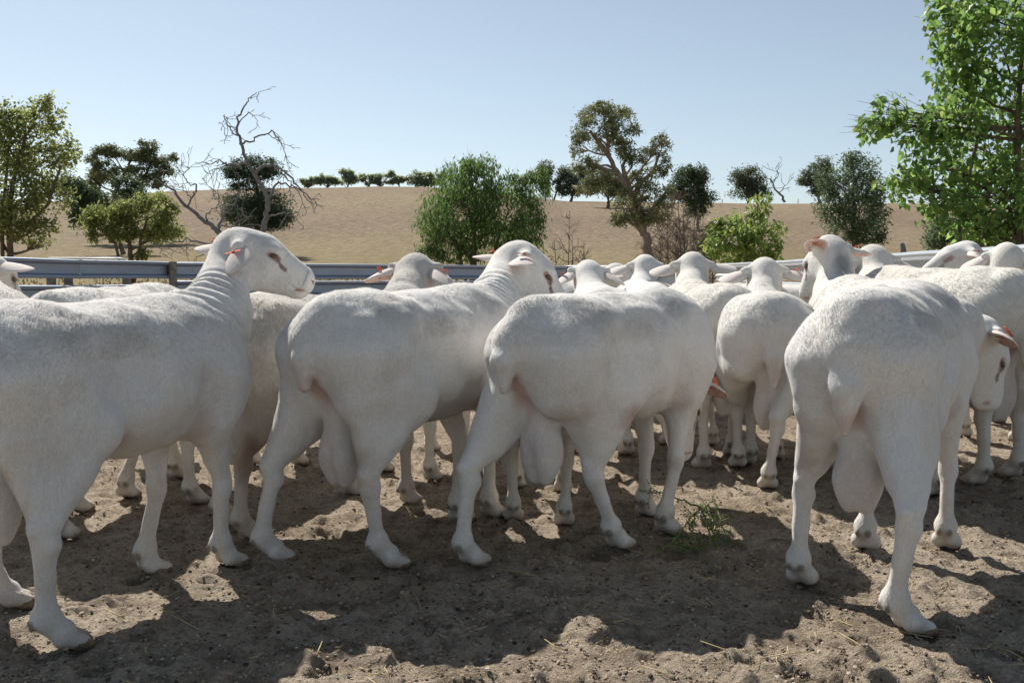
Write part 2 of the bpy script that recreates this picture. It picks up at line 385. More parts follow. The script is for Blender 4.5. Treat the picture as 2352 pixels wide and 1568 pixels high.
scatter('droppings', 1500, .002, .0065, M['dung'], 4, .8, 1.5, 'dark dry sheep droppings scattered over the yard', smooth_sh=True, rough=.12)
mb = MB(); r = np.random.default_rng(5)
for i in range(330):
    y = 1.8+3.5*r.random()**1.6; x = (r.random()*2-1)*.55*y; L = .02+.09*r.random()**2; a = r.random()*3.14
    z = float(yard_z(np.array([x]), np.array([y]))[0])+.004
    d = np.array([math.cos(a), math.sin(a), 0]); b = np.array([-d[1], d[0], 0])*(r.random()-.5)*.25*L
    P = [np.array([x, y, z+.004])-d*L/2, np.array([x, y, z+.002+.1*L*r.random()])+b, np.array([x, y, z+.006+.15*L*r.random()])+d*L/2]
    mb.tube(P, [.0010, .0014, .0007], 4)
tag(mb.build('straw', M['straw']), 'pale straw bits scattered over the yard dirt', 'straw', kind='stuff')
# dry grass tufts on the paddock behind the rails
n = 7000; r = np.random.default_rng(6)
y = 25+24*r.random(n)**1.2; x = (r.random(n)*2-1)*.60*y; z = np.where(y < 26, -.03, terrain(x, y)-.04)
hgt = .06+.16*r.random(n)**2; a = r.random(n)*6.28; wd = .012+.0009*y
dx, dy = np.cos(a)*wd, np.sin(a)*wd; lx, ly = (r.random(n)-.5)*hgt, (r.random(n)-.5)*hgt
V = np.stack([np.stack([x-dx, y-dy, z], 1), np.stack([x+dx, y+dy, z], 1), np.stack([x+lx, y+ly, z+hgt], 1)], 1).reshape(-1, 3)
F = np.arange(3*n).reshape(-1, 3)
tag(mesh_from('dry_grass', V, F, M['grass'], attrs={'tone': np.repeat(r.random(n), 3)}, smooth_sh=False), 'dry straw coloured grass of the paddock behind the rails', 'grass', kind='stuff')
# ------------------------------------------------------------------ the sheep: one smooth implicit surface each
def surface_nets(F, X, Y, Z):
    S = F < 0
    c = np.zeros(tuple(n-1 for n in F.shape), np.int8)
    for i in (0, 1):
        for j in (0, 1):
            for k in (0, 1):
                c += S[i:i+c.shape[0], j:j+c.shape[1], k:k+c.shape[2]]
    cells = np.argwhere((c > 0) & (c < 8)); idx = -np.ones(c.shape, np.int32)
    idx[tuple(cells.T)] = np.arange(len(cells))
    acc = np.zeros((len(cells), 3)); cnt = np.zeros(len(cells))
    cor = {}
    for i in (0, 1):
        for j in (0, 1):
            for k in (0, 1): cor[i, j, k] = F[cells[:, 0]+i, cells[:, 1]+j, cells[:, 2]+k]
    for a in cor:
        for ax in range(3):
            if a[ax] == 0:
                b = list(a); b[ax] = 1; b = tuple(b)
                fa, fb = cor[a], cor[b]; m = (fa < 0) != (fb < 0)
                t = np.where(m, fa/np.where(m, fa-fb, 1), 0)
                p = np.tile(np.array(a, float), (len(cells), 1)); p[:, ax] = t
                acc += p*m[:, None]; cnt += m
    P = acc/cnt[:, None]
    ax = [X, Y, Z]; V = np.empty_like(P)
    for q in range(3):
        i = cells[:, q]; V[:, q] = ax[q][i] + P[:, q]*(ax[q][i+1]-ax[q][i])
    quads = []
    for q in range(3):
        o1, o2 = [(1, 2), (2, 0), (0, 1)][q]
        sl0 = [slice(None)]*3; sl1 = [slice(None)]*3; sl0[q] = slice(0, -1); sl1[q] = slice(1, None)
        E = S[tuple(sl0)] != S[tuple(sl1)]
        e = np.argwhere(E); e = e[(e[:, o1] > 0) & (e[:, o2] > 0) & (e[:, o1] < F.shape[o1]-1) & (e[:, o2] < F.shape[o2]-1)]
        def at(d1, d2):
            g = e.copy(); g[:, o1] -= d1; g[:, o2] -= d2; return idx[tuple(g.T)]
        Q = np.stack([at(1, 1), at(0, 1), at(0, 0), at(1, 0)], 1)
        inside = S[tuple(e.T)]
        Q[~inside] = Q[~inside][:, ::-1]
        quads.append(Q)
    Q = np.concatenate(quads)
    # light smoothing
    n = len(V)
    ea = np.concatenate([Q[:, i] for i in range(4)]); eb = np.concatenate([Q[:, (i+1) % 4] for i in range(4)])
    deg = np.bincount(ea, minlength=n)+np.bincount(eb, minlength=n)
    for it in range(2):
        S2 = np.stack([np.bincount(ea, V[eb, d], n)+np.bincount(eb, V[ea, d], n) for d in range(3)], 1)/np.maximum(deg, 1)[:, None]
        V = V*.5+S2*.5
    return V, Q

class Field:
    def __init__(s): s.ops = []
    def cone(s, a, b, ra, rb, k=.03): s.ops.append(('c', np.array(a, float), np.array(b, float), ra, rb, k))
    def ell(s, c, r, k=.03, R=None): s.ops.append(('e', np.array(c, float), np.array(r, float), R, 0, k))
    def sub(s, c, r, k=.006, R=None): s.ops.append(('s', np.array(c, float), np.array(r, float), R, 0, k))
    def subc(s, a, b, r, k=.006): s.ops.append(('t', np.array(a, float), np.array(b, float), r, r, k))
    def wrinkle(s, a, b, r, amp, lam, t0, t1): s.ops.append(('w', np.array(a, float), np.array(b, float), r, (amp, lam, t0, t1), 0))
    def bounds(s):
        lo = np.full(3, 9.); hi = -lo
        for o in s.ops:
            if o[0] == 'c':
                r = max(o[3], o[4]); lo = np.minimum(lo, np.minimum(o[1], o[2])-r); hi = np.maximum(hi, np.maximum(o[1], o[2])+r)
            elif o[0] == 'e':
                r = o[2] if o[3] is None else np.full(3, o[2].max()); lo = np.minimum(lo, o[1]-r); hi = np.maximum(hi, o[1]+r)
        return lo-.02, hi+.02
    def mesh(s, vox, fine=None, finevox=.0035):
        lo, hi = s.bounds(); lo[2] = max(lo[2], -.03)
        axes = []
        for q in range(3):
            x = [lo[q]]
            while x[-1] < hi[q]:
                st = vox
                if fine is not None:
                    d = max(fine[0][q]-x[-1], x[-1]-fine[1][q], 0); st = min(vox, finevox+d*.12)
                x.append(x[-1]+st)
            axes.append(np.array(x))
        X, Y, Z = axes
        F = np.full((len(X), len(Y), len(Z)), .5, np.float32)
        for o in s.ops:
            ty, k = o[0], o[5]
            if ty in 'ctw':
                a, b = o[1], o[2]; r = max(o[3], o[4] if ty != 'w' else 0); l = np.minimum(a, b)-r; h = np.maximum(a, b)+r
            else:
                r = o[2] if o[3] is None else np.full(3, o[2].max()); l = o[1]-r; h = o[1]+r
            mg = k+.03 if ty != 'w' else .02
            sl = tuple(slice(max(np.searchsorted(A, l[q]-mg)-1, 0), np.searchsorted(A, h[q]+mg)+1) for q, A in enumerate(axes))
            px = X[sl[0]][:, None, None].astype(np.float32); py = Y[sl[1]][None, :, None].astype(np.float32); pz = Z[sl[2]][None, None, :].astype(np.float32)
            G = F[sl]
            if G.size == 0: continue
            if ty in 'ctw':
                ab = b-a; L2 = float(ab @ ab)+1e-9
                t = ((px-a[0])*ab[0]+(py-a[1])*ab[1]+(pz-a[2])*ab[2])/L2
                if ty == 'w':
                    amp, lam, t0, t1 = o[4]; s_ = t*math.sqrt(L2)
                    m = np.clip((t-t0)/.12, 0, 1)*np.clip((t1-t)/.12, 0, 1)
                    F[sl] = G + amp*np.sin(6.283*s_/lam + 2.2*np.sin(px*17+py*9))*m
                    continue
                t = np.clip(t, 0, 1)
                d = np.sqrt((px-a[0]-t*ab[0])**2+(py-a[1]-t*ab[1])**2+(pz-a[2]-t*ab[2])**2)-(o[3]+(o[4]-o[3])*t)
            else:
                c = o[1]; r = o[2]; qx, qy, qz = px-c[0], py-c[1], pz-c[2]
                if o[3] is not None:
                    R = o[3]; qx, qy, qz = [R[0, i]*qx+R[1, i]*qy+R[2, i]*qz for i in range(3)]
                k0 = np.sqrt((qx/r[0])**2+(qy/r[1])**2+(qz/r[2])**2)
                k1 = np.sqrt((qx/r[0]**2)**2+(qy/r[1]**2)**2+(qz/r[2]**2)**2)+1e-6
                d = k0*(k0-1)/k1
            if ty in 'st':
                h_ = np.maximum(k-np.abs(G+d), 0)/k; F[sl] = np.maximum(G, -d)+h_*h_*k*.25
            else:
                h_ = np.maximum(k-np.abs(G-d), 0)/k; F[sl] = np.minimum(G, d)-h_*h_*k*.25
        return surface_nets(F, X, Y, Z)

def Rz(a): c, s_ = math.cos(a), math.sin(a); return np.array([[c, -s_, 0], [s_, c, 0], [0, 0, 1]])
def Ry(a): c, s_ = math.cos(a), math.sin(a); return np.array([[c, 0, s_], [0, 1, 0], [-s_, 0, c]])
def Rx(a): c, s_ = math.cos(a), math.sin(a); return np.array([[1, 0, 0], [0, c, -s_], [0, s_, c]])

def ear_mesh(L=.132, W=.049, cup=1.15, droop=.25):
    """leaf shaped cupped shell; x along the ear, opening towards -z"""
    nu, nv = 16, 11; V = []
    for sgn in (0, 1):
        for i in range(nu):
            u = i/(nu-1); wv = W*(.50+.50*math.sin(min(1, u*1.55)*math.pi/2))*math.sqrt(max(0, 1-max(0, (u-.52)/.48)**2.3))+.001
            cu = cup*(1.55-1.0*u)
            for j in range(nv):
                v = j/(nv-1)*2-1
                y = wv*math.sin(v*cu)/math.sin(min(cu, 1.5)) if cu < 1.5 else wv*math.sin(v*cu)
                z = -wv*(1-math.cos(v*cu))*.8 - droop*L*u*u
                n_ = .0028*(1-.5*u)*(1 if sgn == 0 else -1)
                V.append((u*L, y*(1+ (.06 if sgn == 0 else -.06)), z+n_))
    V = np.array(V); F = []; mi = []
    for i in range(nu-1):
        for j in range(nv-1):
            a = i*nv+j; F.append((a, a+nv, a+nv+1, a+1)); mi.append(0)
            b = a+nu*nv; F.append((b, b+1, b+nv+1, b+nv)); mi.append(1)
    o = nu*nv
    for i in range(nu-1):
        for j in (0, nv-1):
            a = i*nv+j; q = (a, a+o, a+nv+o, a+nv); F.append(q if j == 0 else q[::-1]); mi.append(0)
    for j in range(nv-1):
        for i in (0, nu-1):
            a = i*nv+j; q = (a, a+1, a+1+o, a+o); F.append(q if i == 0 else q[::-1]); mi.append(0)
    return V, np.array(F), mi
EAR = ear_mesh()

def tag_mesh(kind=0):
    mb = MB()
    # strap folded over the ear edge: two leaves and a button
    mb.box((.062, .004, .0075), (.0068, .026, .0012), Rz(.25)@Rx(-.18))
    mb.box((.062, -.006, -.022), (.0068, .024, .0012), Rz(.25)@Rx(.5))
    a = np.linspace(0, 2*math.pi, 11)[:-1]
    mb.tube([(.062, .006, .004), (.062, .006, .012)], [.006, .005], 10)
    return mb

def add_hair(V, Q, col, n, seed, HP, HR, wd=.00046):
    r = np.random.default_rng(seed+900)
    P = V[Q]; c = P.mean(1); nr = np.cross(P[:, 2]-P[:, 0], P[:, 3]-P[:, 1]); A = np.linalg.norm(nr, axis=1)+1e-12; nr = nr/A[:, None]
    w_ = A*np.where(c[:, 2] < .33, .25, 1.0)*np.where(c[:, 2] > .6, 1.35, 1.0); w_ /= w_.sum()
    f = r.choice(len(Q), n, p=w_); a, b = r.random(n)[:, None], r.random(n)[:, None]; p = P[f]
    B = p[:, 0]*(1-a)*(1-b)+p[:, 1]*a*(1-b)+p[:, 2]*a*b+p[:, 3]*(1-a)*b; nn = nr[f]
    # lie of the coat: backwards and down, on the head up towards the poll
    g = np.tile(np.array([-.75, 0, -.65]), (n, 1)); hd = np.linalg.norm(B-HP, axis=1) < .30; g[hd] = -HR[:, 0]
    cl = vnoise3(B[:, 0]*38, B[:, 1]*38, B[:, 2]*38, seed)[:, None]; cl2 = vnoise3(B[:, 0]*38+50, B[:, 1]*38, B[:, 2]*38, seed)[:, None]; cl3 = vnoise3(B[:, 0]*14, B[:, 1]*14, B[:, 2]*14, seed+3)[:, None]
    g = g+np.concatenate([(cl-.5)*1.4, (cl2-.5)*1.6, (cl3-.5)*.8], 1)+r.normal(size=(n, 3))*.28
    g -= nn*(g*nn).sum(1)[:, None]; g /= np.linalg.norm(g, axis=1)[:, None]+1e-9
    up = np.where(B[:, 2:3] > .66, 1.0, .55)
    L = (.0065+.006*r.random((n, 1)))*np.where(hd[:, None], .55, 1)*up*(.6+.8*cl3); lift = .14+.26*cl
    d = g+nn*lift; d /= np.linalg.norm(d, axis=1)[:, None]; s_ = np.cross(d, nn); s_ /= np.linalg.norm(s_, axis=1)[:, None]+1e-9
    T = np.stack([B-nn*.0006-s_*wd, B-nn*.0006+s_*wd, B+d*L+s_*wd*.25, B+d*L-s_*wd*.25], 1).reshape(-1, 3); base = len(V)
    cc = col[Q[f, 0]]*(.97+.16*r.random((n, 1)))
    hn = nn+d*.22+r.normal(size=(n, 3))*.07; hn /= np.linalg.norm(hn, axis=1)[:, None]
    return np.concatenate([V, T]), np.concatenate([Q, np.arange(4*n).reshape(-1, 4)+base]), np.concatenate([col, np.repeat(np.clip(cc, 0, .88), 4, axis=0)]), np.repeat(hn, 4, axis=0)

SHEEP = []
def sheep(label, feet=None, hind=None, head=None, heading=60., pos=None, s=1.0, hyaw=None, hpitch=-20., hroll=0., hD=None,
          vox=.012, fine=False, neckr=1.0, tail=1.0, tailout=0.0, scrot=True, ears=((-.30, .30), (-.30, .30)), eartag=(1, 1), girth=1.0, wr=0.0,
          neckmid=None, tint=(.79, .772, .745), marks=(), hock=(0, 0), tailw=1.0, hs=1.12, shift=0.0, seed=0, group='white rams crowded in the yard', tagpale=0, headz=None, sheath=False, earroll=(0, 0), hair=0, fyaw=(0, 0, 0, 0), sz=1.0, hairw=.00046):
    th = math.radians(heading); R = Rz(th)
    fw = R[:, 0]
    if pos is None:
        fp = [gp(*feet[q]) for q in (0, 1)]; hm = (fp[0]+fp[1])/2
        pos = hm+fw*.345*s
        if feet[2] is not None and feet[3] is not None:
            fm = (gp(*feet[2])+gp(*feet[3]))/2; pos = (hm+fm)/2+fw*.048*s
        pos = pos+fw*shift; pos[2] = 0
    else: pos = np.array([pos[0], pos[1], 0.])
    def loc(P): return (R.T @ (np.asarray(P, float)-pos))/s
    # feet: hind left, hind right, fore left, fore right in sheep space
    dft = [(-.345, .115), (-.345, -.115), (.25, .10), (.25, -.10)]
    ft = []
    for q in range(4):
        if feet is not None and feet[q] is not None and len(feet[q]) == 2:
            l = loc(gp(*feet[q])); ft.append(np.array([l[0], l[1], 0]))
        elif feet is not None and feet[q] is not None: ft.append(np.array([feet[q][0], feet[q][1], 0.]))
        else: ft.append(np.array([dft[q][0]+(((seed*37+q*53) % 7)-3)*.018, dft[q][1], 0]))
    if seed >= 6:                                                # no two rams quite alike
        q_ = np.random.default_rng(seed*13); eartag = tuple(int(e_ and q_.random() < .6) for e_ in eartag); tail *= .82+.4*q_.random(); tailw *= .8+.5*q_.random(); girth *= .94+.12*q_.random()
        t_ = q_.random(); tint = tuple(np.array(tint)*(1-.10*q_.random())*np.array([1, 1-.02*t_, 1-.07*t_])); marks = tuple(marks)+tuple(((-.42+.8*q_.random(), (q_.random()-.5)*.2, .72), (.08+.08*q_.random(), .08, .07), (.46, .43, .39), .5) for _ in range(3))
    G = girth; f = Field()
    # trunk
    f.ell((-.040, 0, .602), (.375, .200*G, .192), .03)
    f.ell((.010, 0, .560), (.280, .196*G, .168), .09)
    f.ell((-.310, 0, .635), (.190, .180*G, .162), .08)
    f.ell((.225, 0, .605), (.180, .155*G, .188), .07)
    f.ell((.220, 0, .705), (.160, .062, .078), .09)
    f.ell((.285, 0, .515), (.112, .100*G, .115), .08)
    for sg in (1, -1):
        f.ell((.255, sg*.106*G, .590), (.085, .058, .160), .045)           # shoulder
        f.ell((.275, sg*.112*G, .505), (.060, .045, .070), .035)
        f.cone((-.320, sg*.090*G, .605), (-.215, sg*.128*G, .500), .118, .078, .05)  # thigh
        f.cone((-.385, sg*.088*G, .61), (-.385, sg*.108*G, .505), .104, .072, .040)      # ham
        f.ell((-.215, sg*.112*G, .690), (.055, .045, .040), .10)           # hook bone
        f.sub((-.120, sg*.222*G, .640), (.075, .030, .085), .07)           # hollow of the flank
        f.sub((.135, sg*.205*G, .500), (.028, .020, .085), .05)            # behind the elbow
        f.sub((-.300, sg*.218*G, .500), (.018, .012, .090), .03)           # groove down the thigh
    # legs
    hoofs = []
    for q in range(4):
        sg = 1 if q % 2 == 0 else -1; F0 = ft[q]
        if q < 2:
            lift = 0; K = F0+np.array([-.035+hock[q], sg*.0, .262]); K[1] = F0[1]*.78+sg*.130*.22
            Yr = Rz(math.radians(fyaw[q])); Fk = F0+Yr @ np.array([-.046, 0, .086])
            ham = np.array([-.378, sg*.116*G, .485]); st = np.array([-.228, sg*.130*G, .480])
            ux = np.clip(F0[0]+.345, -.25, .25)
            ham = ham+np.array([ux*.25, 0, 0]); st = st+np.array([ux*.35, 0, 0])
            f.cone(st, K+np.array([.010, 0, .04]), .080, .030, .035)
            f.cone(ham, K+np.array([-.006, 0, .04]), .068, .023, .03)
            f.cone(ham*.5+st*.5+np.array([0, 0, .02]), K*.6+st*.2+ham*.2, .082, .040, .03)
            f.cone(K+np.array([-.026, 0, .034]), K+np.array([.006, 0, -.010]), .020, .030, .012)
            f.cone(K, K*.5+Fk*.5, .0270, .0200, .012); f.cone(K*.5+Fk*.5, Fk, .0200, .0215, .012)
            f.cone(K+np.array([-.018, 0, -.01]), Fk+np.array([-.014, 0, .03]), .013, .010, .010)
        else:
            E = np.array([.225, sg*.112*G, .460]); Nn = F0+np.array([.008, 0, .245]); Nn[1] = F0[1]*.9+sg*.105*.1
            Nn[0] += (E[0]-F0[0])*.35
            Yr = Rz(math.radians(fyaw[q])); Fk = F0+Yr @ np.array([-.022+(E[0]-F0[0])*.06, 0, .082])
            f.cone((.262, sg*.102*G, .56), E, .098, .068, .045)
            f.cone(E, Nn+np.array([0, 0, .03]), .058, .025, .03)
            f.ell(Nn, (.028, .029, .038), .016)
            f.cone(Nn+np.array([-.005, 0, -.03]), Fk, .0205, .0205, .012)
            f.cone(Nn+np.array([-.017, 0, -.03]), Fk+np.array([-.012, 0, .03]), .011, .010, .010)
        # fetlock, pastern, claws
        f.ell(Fk, (.030, .034, .031), .015)
        f.cone(Fk+Yr @ np.array([-.008, 0, -.008]), F0+Yr @ np.array([-.012, 0, .045]), .026, .029, .012)
        for c in (1, -1):
            f.cone(F0+Yr @ np.array([-.014, c*.0195, .034]), F0+Yr @ np.array([.032, c*.0180, .019]), .0245, .0165, .003)
            f.ell(Fk+Yr @ np.array([-.032, c*.016, -.018]), (.010, .008, .010), .006)
        hoofs.append((F0.copy(), Fk.copy(), q, Yr))
    # tail
    if tail > 0:
        z0 = .715; n_t = [np.array([-.405, 0, z0]), np.array([-.462-tailout*.5, 0, z0-.065]), np.array([-.486-tailout, 0, z0-.155*tail]), np.array([-.490-tailout, 0, z0-.270*tail])]
        f.cone(n_t[0], n_t[1], .070, .054, .04); f.cone(n_t[1], n_t[2], .048, .041, .014); f.cone(n_t[2], n_t[3], .041, .015, .006)
        for sg in (1, -1):
            f.cone(n_t[1]+np.array([.012, sg*.028*tailw, 0]), n_t[3]+np.array([.004, 0, .05]), .038, .017, .008)
    if scrot:
        cx = -.350
        f.cone((cx, 0, .50), (cx-.01, 0, .38), .062, .050, .02)
        for sg in (1, -1):
            f.ell((cx-.012, sg*.026*sz, .335), (.048*sz, .039*sz, .088*sz), .012)
            f.ell((cx-.014, sg*.019, .335-.078*sz), (.023, .021, .028), .02)
    if sheath: f.cone((-.14, 0, .42), (-.13, 0, .350), .032, .020, .03)
    # neck and head
    if head is not None:
        HP = loc(pt(head[0], head[1], hD)); hy = math.radians((hyaw if hyaw is not None else heading)-heading)
    else:
        HP = np.array([.68, 0, headz or .86]); hy = math.radians(0 if hyaw is None else hyaw-heading)
    HR = Rz(hy) @ Ry(-math.radians(hpitch)) @ Rx(math.radians(hroll)); h = hs
    def H(x, y, z): return HP + HR @ (np.array([x, y, z])*h)
    nb = np.array([.275, 0, .635]); ne = H(-.015, 0, -.045)
    nm = (nb*.5+ne*.5) + (np.array(neckmid) if neckmid is not None else np.array([.035, 0, -.02]))
    q1 = nb*.55+nm*.45
    f.cone(nb, nm, .138*neckr, .100*neckr, .055); f.cone(nm, ne, .097*neckr, .076*neckr, .035)
    f.cone(nb+np.array([.04, 0, -.07]), nm+np.array([.02, 0, -.02]), .115, .085, .05)
    if wr: f.wrinkle(nb, ne, .18, wr, .034, .10, .75)
    f.ell(H(.005, 0, .005), np.array([.082, .072, .080])*h, .05, HR)
    f.ell(H(.070, 0, .012), np.array([.085, .062, .066])*h, .03, HR)
    f.cone(H(.06, 0, -.012), H(.225, 0, -.050), .064*h, .041*h, .025)
    f.cone(H(.085, 0, .030), H(.212, 0, -.022), .040*h, .032*h, .03)
    f.cone(H(.015, 0, -.070), H(.205, 0, -.086), .052*h, .027*h, .03)
    for sg in (1, -1):
        f.ell(H(.040, sg*.040, -.055), np.array([.072, .032, .058])*h, .03, HR)
        f.ell(H(.100, sg*.049, .028), np.array([.030, .018, .018])*h, .02, HR)
        f.sub(H(.108, sg*.066, .010), np.array([.022, .008, .010])*h, .007, HR)
        f.cone(H(-.005, sg*.055, .022), H(-.020, sg*.095, .012), .026*h, .020*h, .02)
    f.ell(H(.240, 0, -.058), np.array([.032, .038, .036])*h, .02, HR)
    f.ell(H(.222, 0, -.098), np.array([.030, .025, .018])*h, .012, HR)
    if fine:
        for sg in (1, -1):
            f.subc(H(.268, sg*.021, -.050), H(.252, sg*.031, -.040), .0060*h, .004)
            f.subc(H(.262, sg*.020, -.086), H(.190, sg*.037, -.080), .0030*h, .004)
    fb = None
    if fine:
        fb = (np.minimum(H(.02, -.08, -.09), np.minimum(H(.27, .06, .03), H(.27, -.06, -.09))), np.maximum(H(.02, .08, .06), np.maximum(H(.27, .06, .0), H(.27, -.06, -.09))))
    V, Q = f.mesh(vox/s, fb)
    P4 = V[Q]; qn = np.cross(P4[:, 2]-P4[:, 0], P4[:, 3]-P4[:, 1]); vn_ = np.stack([np.bincount(Q.ravel(), np.repeat(qn[:, d_], 4), len(V)) for d_ in range(3)], 1); vn_ /= np.linalg.norm(vn_, axis=1)[:, None]+1e-12
    lump = (vnoise3(V[:, 0]*16, V[:, 1]*16+seed, V[:, 2]*13, seed)-.5)*.013+(vnoise3(V[:, 0]*44, V[:, 1]*44+seed, V[:, 2]*30, seed+9)-.5)*.0032
    V = V+vn_*(lump*np.clip((V[:, 2]-.10)/.25, .15, 1)*np.where(np.linalg.norm(V-HP, axis=1) < .22, .25, 1))[:, None]
    # ---- tint per vertex
    n1 = vnoise3(V[:, 0]*9+seed, V[:, 1]*9, V[:, 2]*9, seed)[:, None]; n2 = vnoise3(V[:, 0]*45, V[:, 1]*45+seed, V[:, 2]*45, seed+5)[:, None]
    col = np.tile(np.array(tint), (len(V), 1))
    def blot(c, r, colr, st, sharp=1.0):
        nonlocal col
        d = np.linalg.norm((V-np.asarray(c, float))/np.asarray(r, float), axis=1)[:, None]
        m = np.clip((1-d)*1.6*sharp+(n1-.5)*.5+(n2-.5)*.5, 0, 1)*(d < 1.25)*st
        col = col*(1-m)+np.array(colr)*m
    def seg_(a, b, r_, colr, st):
        nonlocal col
        ab = b-a; t = np.clip(((V-a) @ ab)/(ab @ ab), 0, 1)[:, None]; d = np.linalg.norm(V-a-t*ab, axis=1)[:, None]
        m = np.clip((1.25-d/r_)*2.2+(n2-.5)*.8, 0, 1)*st; col = col*(1-m)+np.array(colr)*m
    for F0, Fk, q, Yr in hoofs:
        blot(F0+Yr @ np.array([.056, 0, .012]), (.036, .045, .033), (.21, .15, .10), .9, 1.6)
        blot(F0+Yr @ np.array([-.02, 0, .0]), (.055, .055, .036), (.17, .13, .10), .75)
        for c in (1, -1): blot(Fk+Yr @ np.array([-.036, c*.016, -.020]), (.018, .014, .018), (.10, .08, .065), .9, 2)
        blot(Fk+Yr @ np.array([-.03, 0, -.03]), (.03, .03, .028), (.20, .155, .12), .6)
        blot(F0+np.array([0, 0, .10]), (.1, .08, .19), (.52, .44, .35), .42)
        blot(F0+Yr @ np.array([.01, 0, .01]), (.070, .058, .050), (.36, .29, .22), .85)
        if q > 1: blot(F0+np.array([.03, 0, .245]), (.04, .04, .05), (.50, .40, .31), .5)
    blot((-.455, 0, .52), (.10, .040, .10), (.58, .34, .28), .7)
    blot((.0, 0, .40), (.33, .15, .06), (.50, .43, .35), .45)
    for sg in (1, -1):
        blot((-.15, sg*.155, .44), (.07, .07, .055), (.50, .32, .27), .7)
        blot((-.40, sg*.13, .30), (.07, .06, .10), (.46, .36, .28), .62)
        blot((-.36, sg*.15, .45), (.12, .05, .14), (.58, .50, .42), .35)
        blot((.15, sg*.135, .45), (.055, .08, .07), (.52, .37, .32), .45)
        seg_(H(.090, sg*.06, .012), H(.124, sg*.058, .002), .0125*h, (.30, .16, .13), .8)
        seg_(H(.124, sg*.058, .003), H(.142, sg*.052, -.020), .0045*h, (.22, .15, .13), .8)
        seg_(H(.140, sg*.052, -.018), H(.158, sg*.050, -.028), .0075*h, (.22, .14, .13), .85)
        blot(H(.262, sg*.024, -.048), np.array([.014, .014, .011])*h, (.34, .15, .12), .9, 2)
        blot(H(.225, sg*.034, -.084), np.array([.042, .016, .0065])*h, (.50, .24, .18), .85, 2)
    if scrot: blot((-.385, 0, .30), (.10, .10, .17), (.60, .52, .50), .5)
    if sheath: blot((-.15, 0, .33), (.05, .05, .05), (.34, .22, .20), .9)
    blot(H(.255, 0, -.065), np.array([.035, .05, .04])*h, (.40, .33, .27), .35)
    for c, r_, cc, st in marks: blot(c, r_, cc, st)
    if hair:
        V, Q, col, hn = add_hair(V, Q, col, hair, seed, HP, HR, hairw)
    V = V*s
    root = thing('sheep', label, 'sheep', tuple(pos), group); root.rotation_euler = (0, 0, th)
    bo = mesh_from('body', V, Q, [M['coat'], M['hair']], root, attrs={'tint': col}, matidx=np.concatenate([np.zeros(len(Q)-(len(hn)//4 if hair else 0)), np.ones(len(hn)//4 if hair else 0)]))
    if hair:
        me = bo.data; vn = np.empty(len(me.vertices)*3, np.float32); me.vertices.foreach_get('normal', vn); vn = vn.reshape(-1, 3); vn[-len(hn):] = hn
        me.normals_split_custom_set_from_vertices(vn.tolist())
    # ears, tags
    for i, sg in enumerate((1, -1)):
        back, dn = ears[i]
        B = H(-.018, sg*.082, .016)*s
        ax = np.array([back, sg*1.0, -dn]); ax /= np.linalg.norm(ax)
        up = np.array([-.55, 0, .83]); up = up-ax*(up @ ax); up /= np.linalg.norm(up)
        side = np.cross(up, ax)
        E = HR @ np.stack([ax, side, up], 1) @ Rx(earroll[i])
        Ve = (EAR[0]*s*h) @ E.T + B
        e = mesh_from('ear', Ve, EAR[1], [M['ear_out'], M['ear_in']], root, matidx=EAR[2])
        if eartag[i]:
            tm = tag_mesh(); Vt = np.concatenate(tm.V)*s*h*np.array([1, 1 if i else -1, 1]); Vt = Vt @ E.T + B
            mesh_from('ear_tag', Vt, [np.concatenate(tm.F4), np.concatenate(tm.F3)], M['tag'], e, smooth_sh=False)
        if fine or vox < .011:
            c = H(.108, sg*.0585, .010)*s
            ev = IVS*np.array([.0155, .0085, .0085])*s*h
            mesh_from('eye', (ev @ HR.T)+c, IFS, M['eye'], root)
    # horn of the hooves
    for F0, Fk, q, Yr in hoofs:
        mb = MB()
        for c in (1, -1):
            P = [F0+Yr @ np.array(q_) for q_ in ([.000, c*.0198, .012], [.016, c*.0195, .014], [.036, c*.0185, .013], [.051, c*.0160, .007])]
            mb.tube(np.array(P)*s, np.array([.008, .0180, .0165, .006])*s, 10)
        mb.build('hoof', M['hoof'], root)
    SHEEP.append(root)
    return root
# small sphere
def sph(nu=14, nv=9):
    V = [(0, 0, 1)]
    for j in range(1, nv):
        for i in range(nu):
            a, b = 2*math.pi*i/nu, math.pi*j/nv; V.append((math.sin(b)*math.cos(a), math.sin(b)*math.sin(a), math.cos(b)))
    V.append((0, 0, -1)); F = []; G = []
    for i in range(nu):
        F.append((0, 1+i, 1+(i+1) % nu)); F.append((len(V)-1, len(V)-1-nu+(i+1) % nu, len(V)-1-nu+i))
    for j in range(nv-2):
        for i in range(nu): G.append((1+j*nu+i, 1+(j+1)*nu+i, 1+(j+1)*nu+(i+1) % nu, 1+j*nu+(i+1) % nu))
    return np.array(V), [np.array(F), np.array(G)]
IVS, IFS = sph()
def GR(k):
    r = np.random.default_rng(k+5); m = []
    for x, y, z, rr in ((-.30, -.12, .73, .13), (-.12, -.15, .70, .10), (.18, -.10, .74, .09), (-.36, .02, .76, .10)):
        m.append(((x+.06*(r.random()-.5), y, z), (rr, rr*.8, rr*.55), (.46, .44, .42), .34+.2*r.random()))
    m.append(((-.03, -.13, .43), (.22, .08, .05), (.52, .46, .38), .4)); m.append(((-.42, -.10, .40), (.05, .05, .10), (.46, .38, .30), .5))
    return m
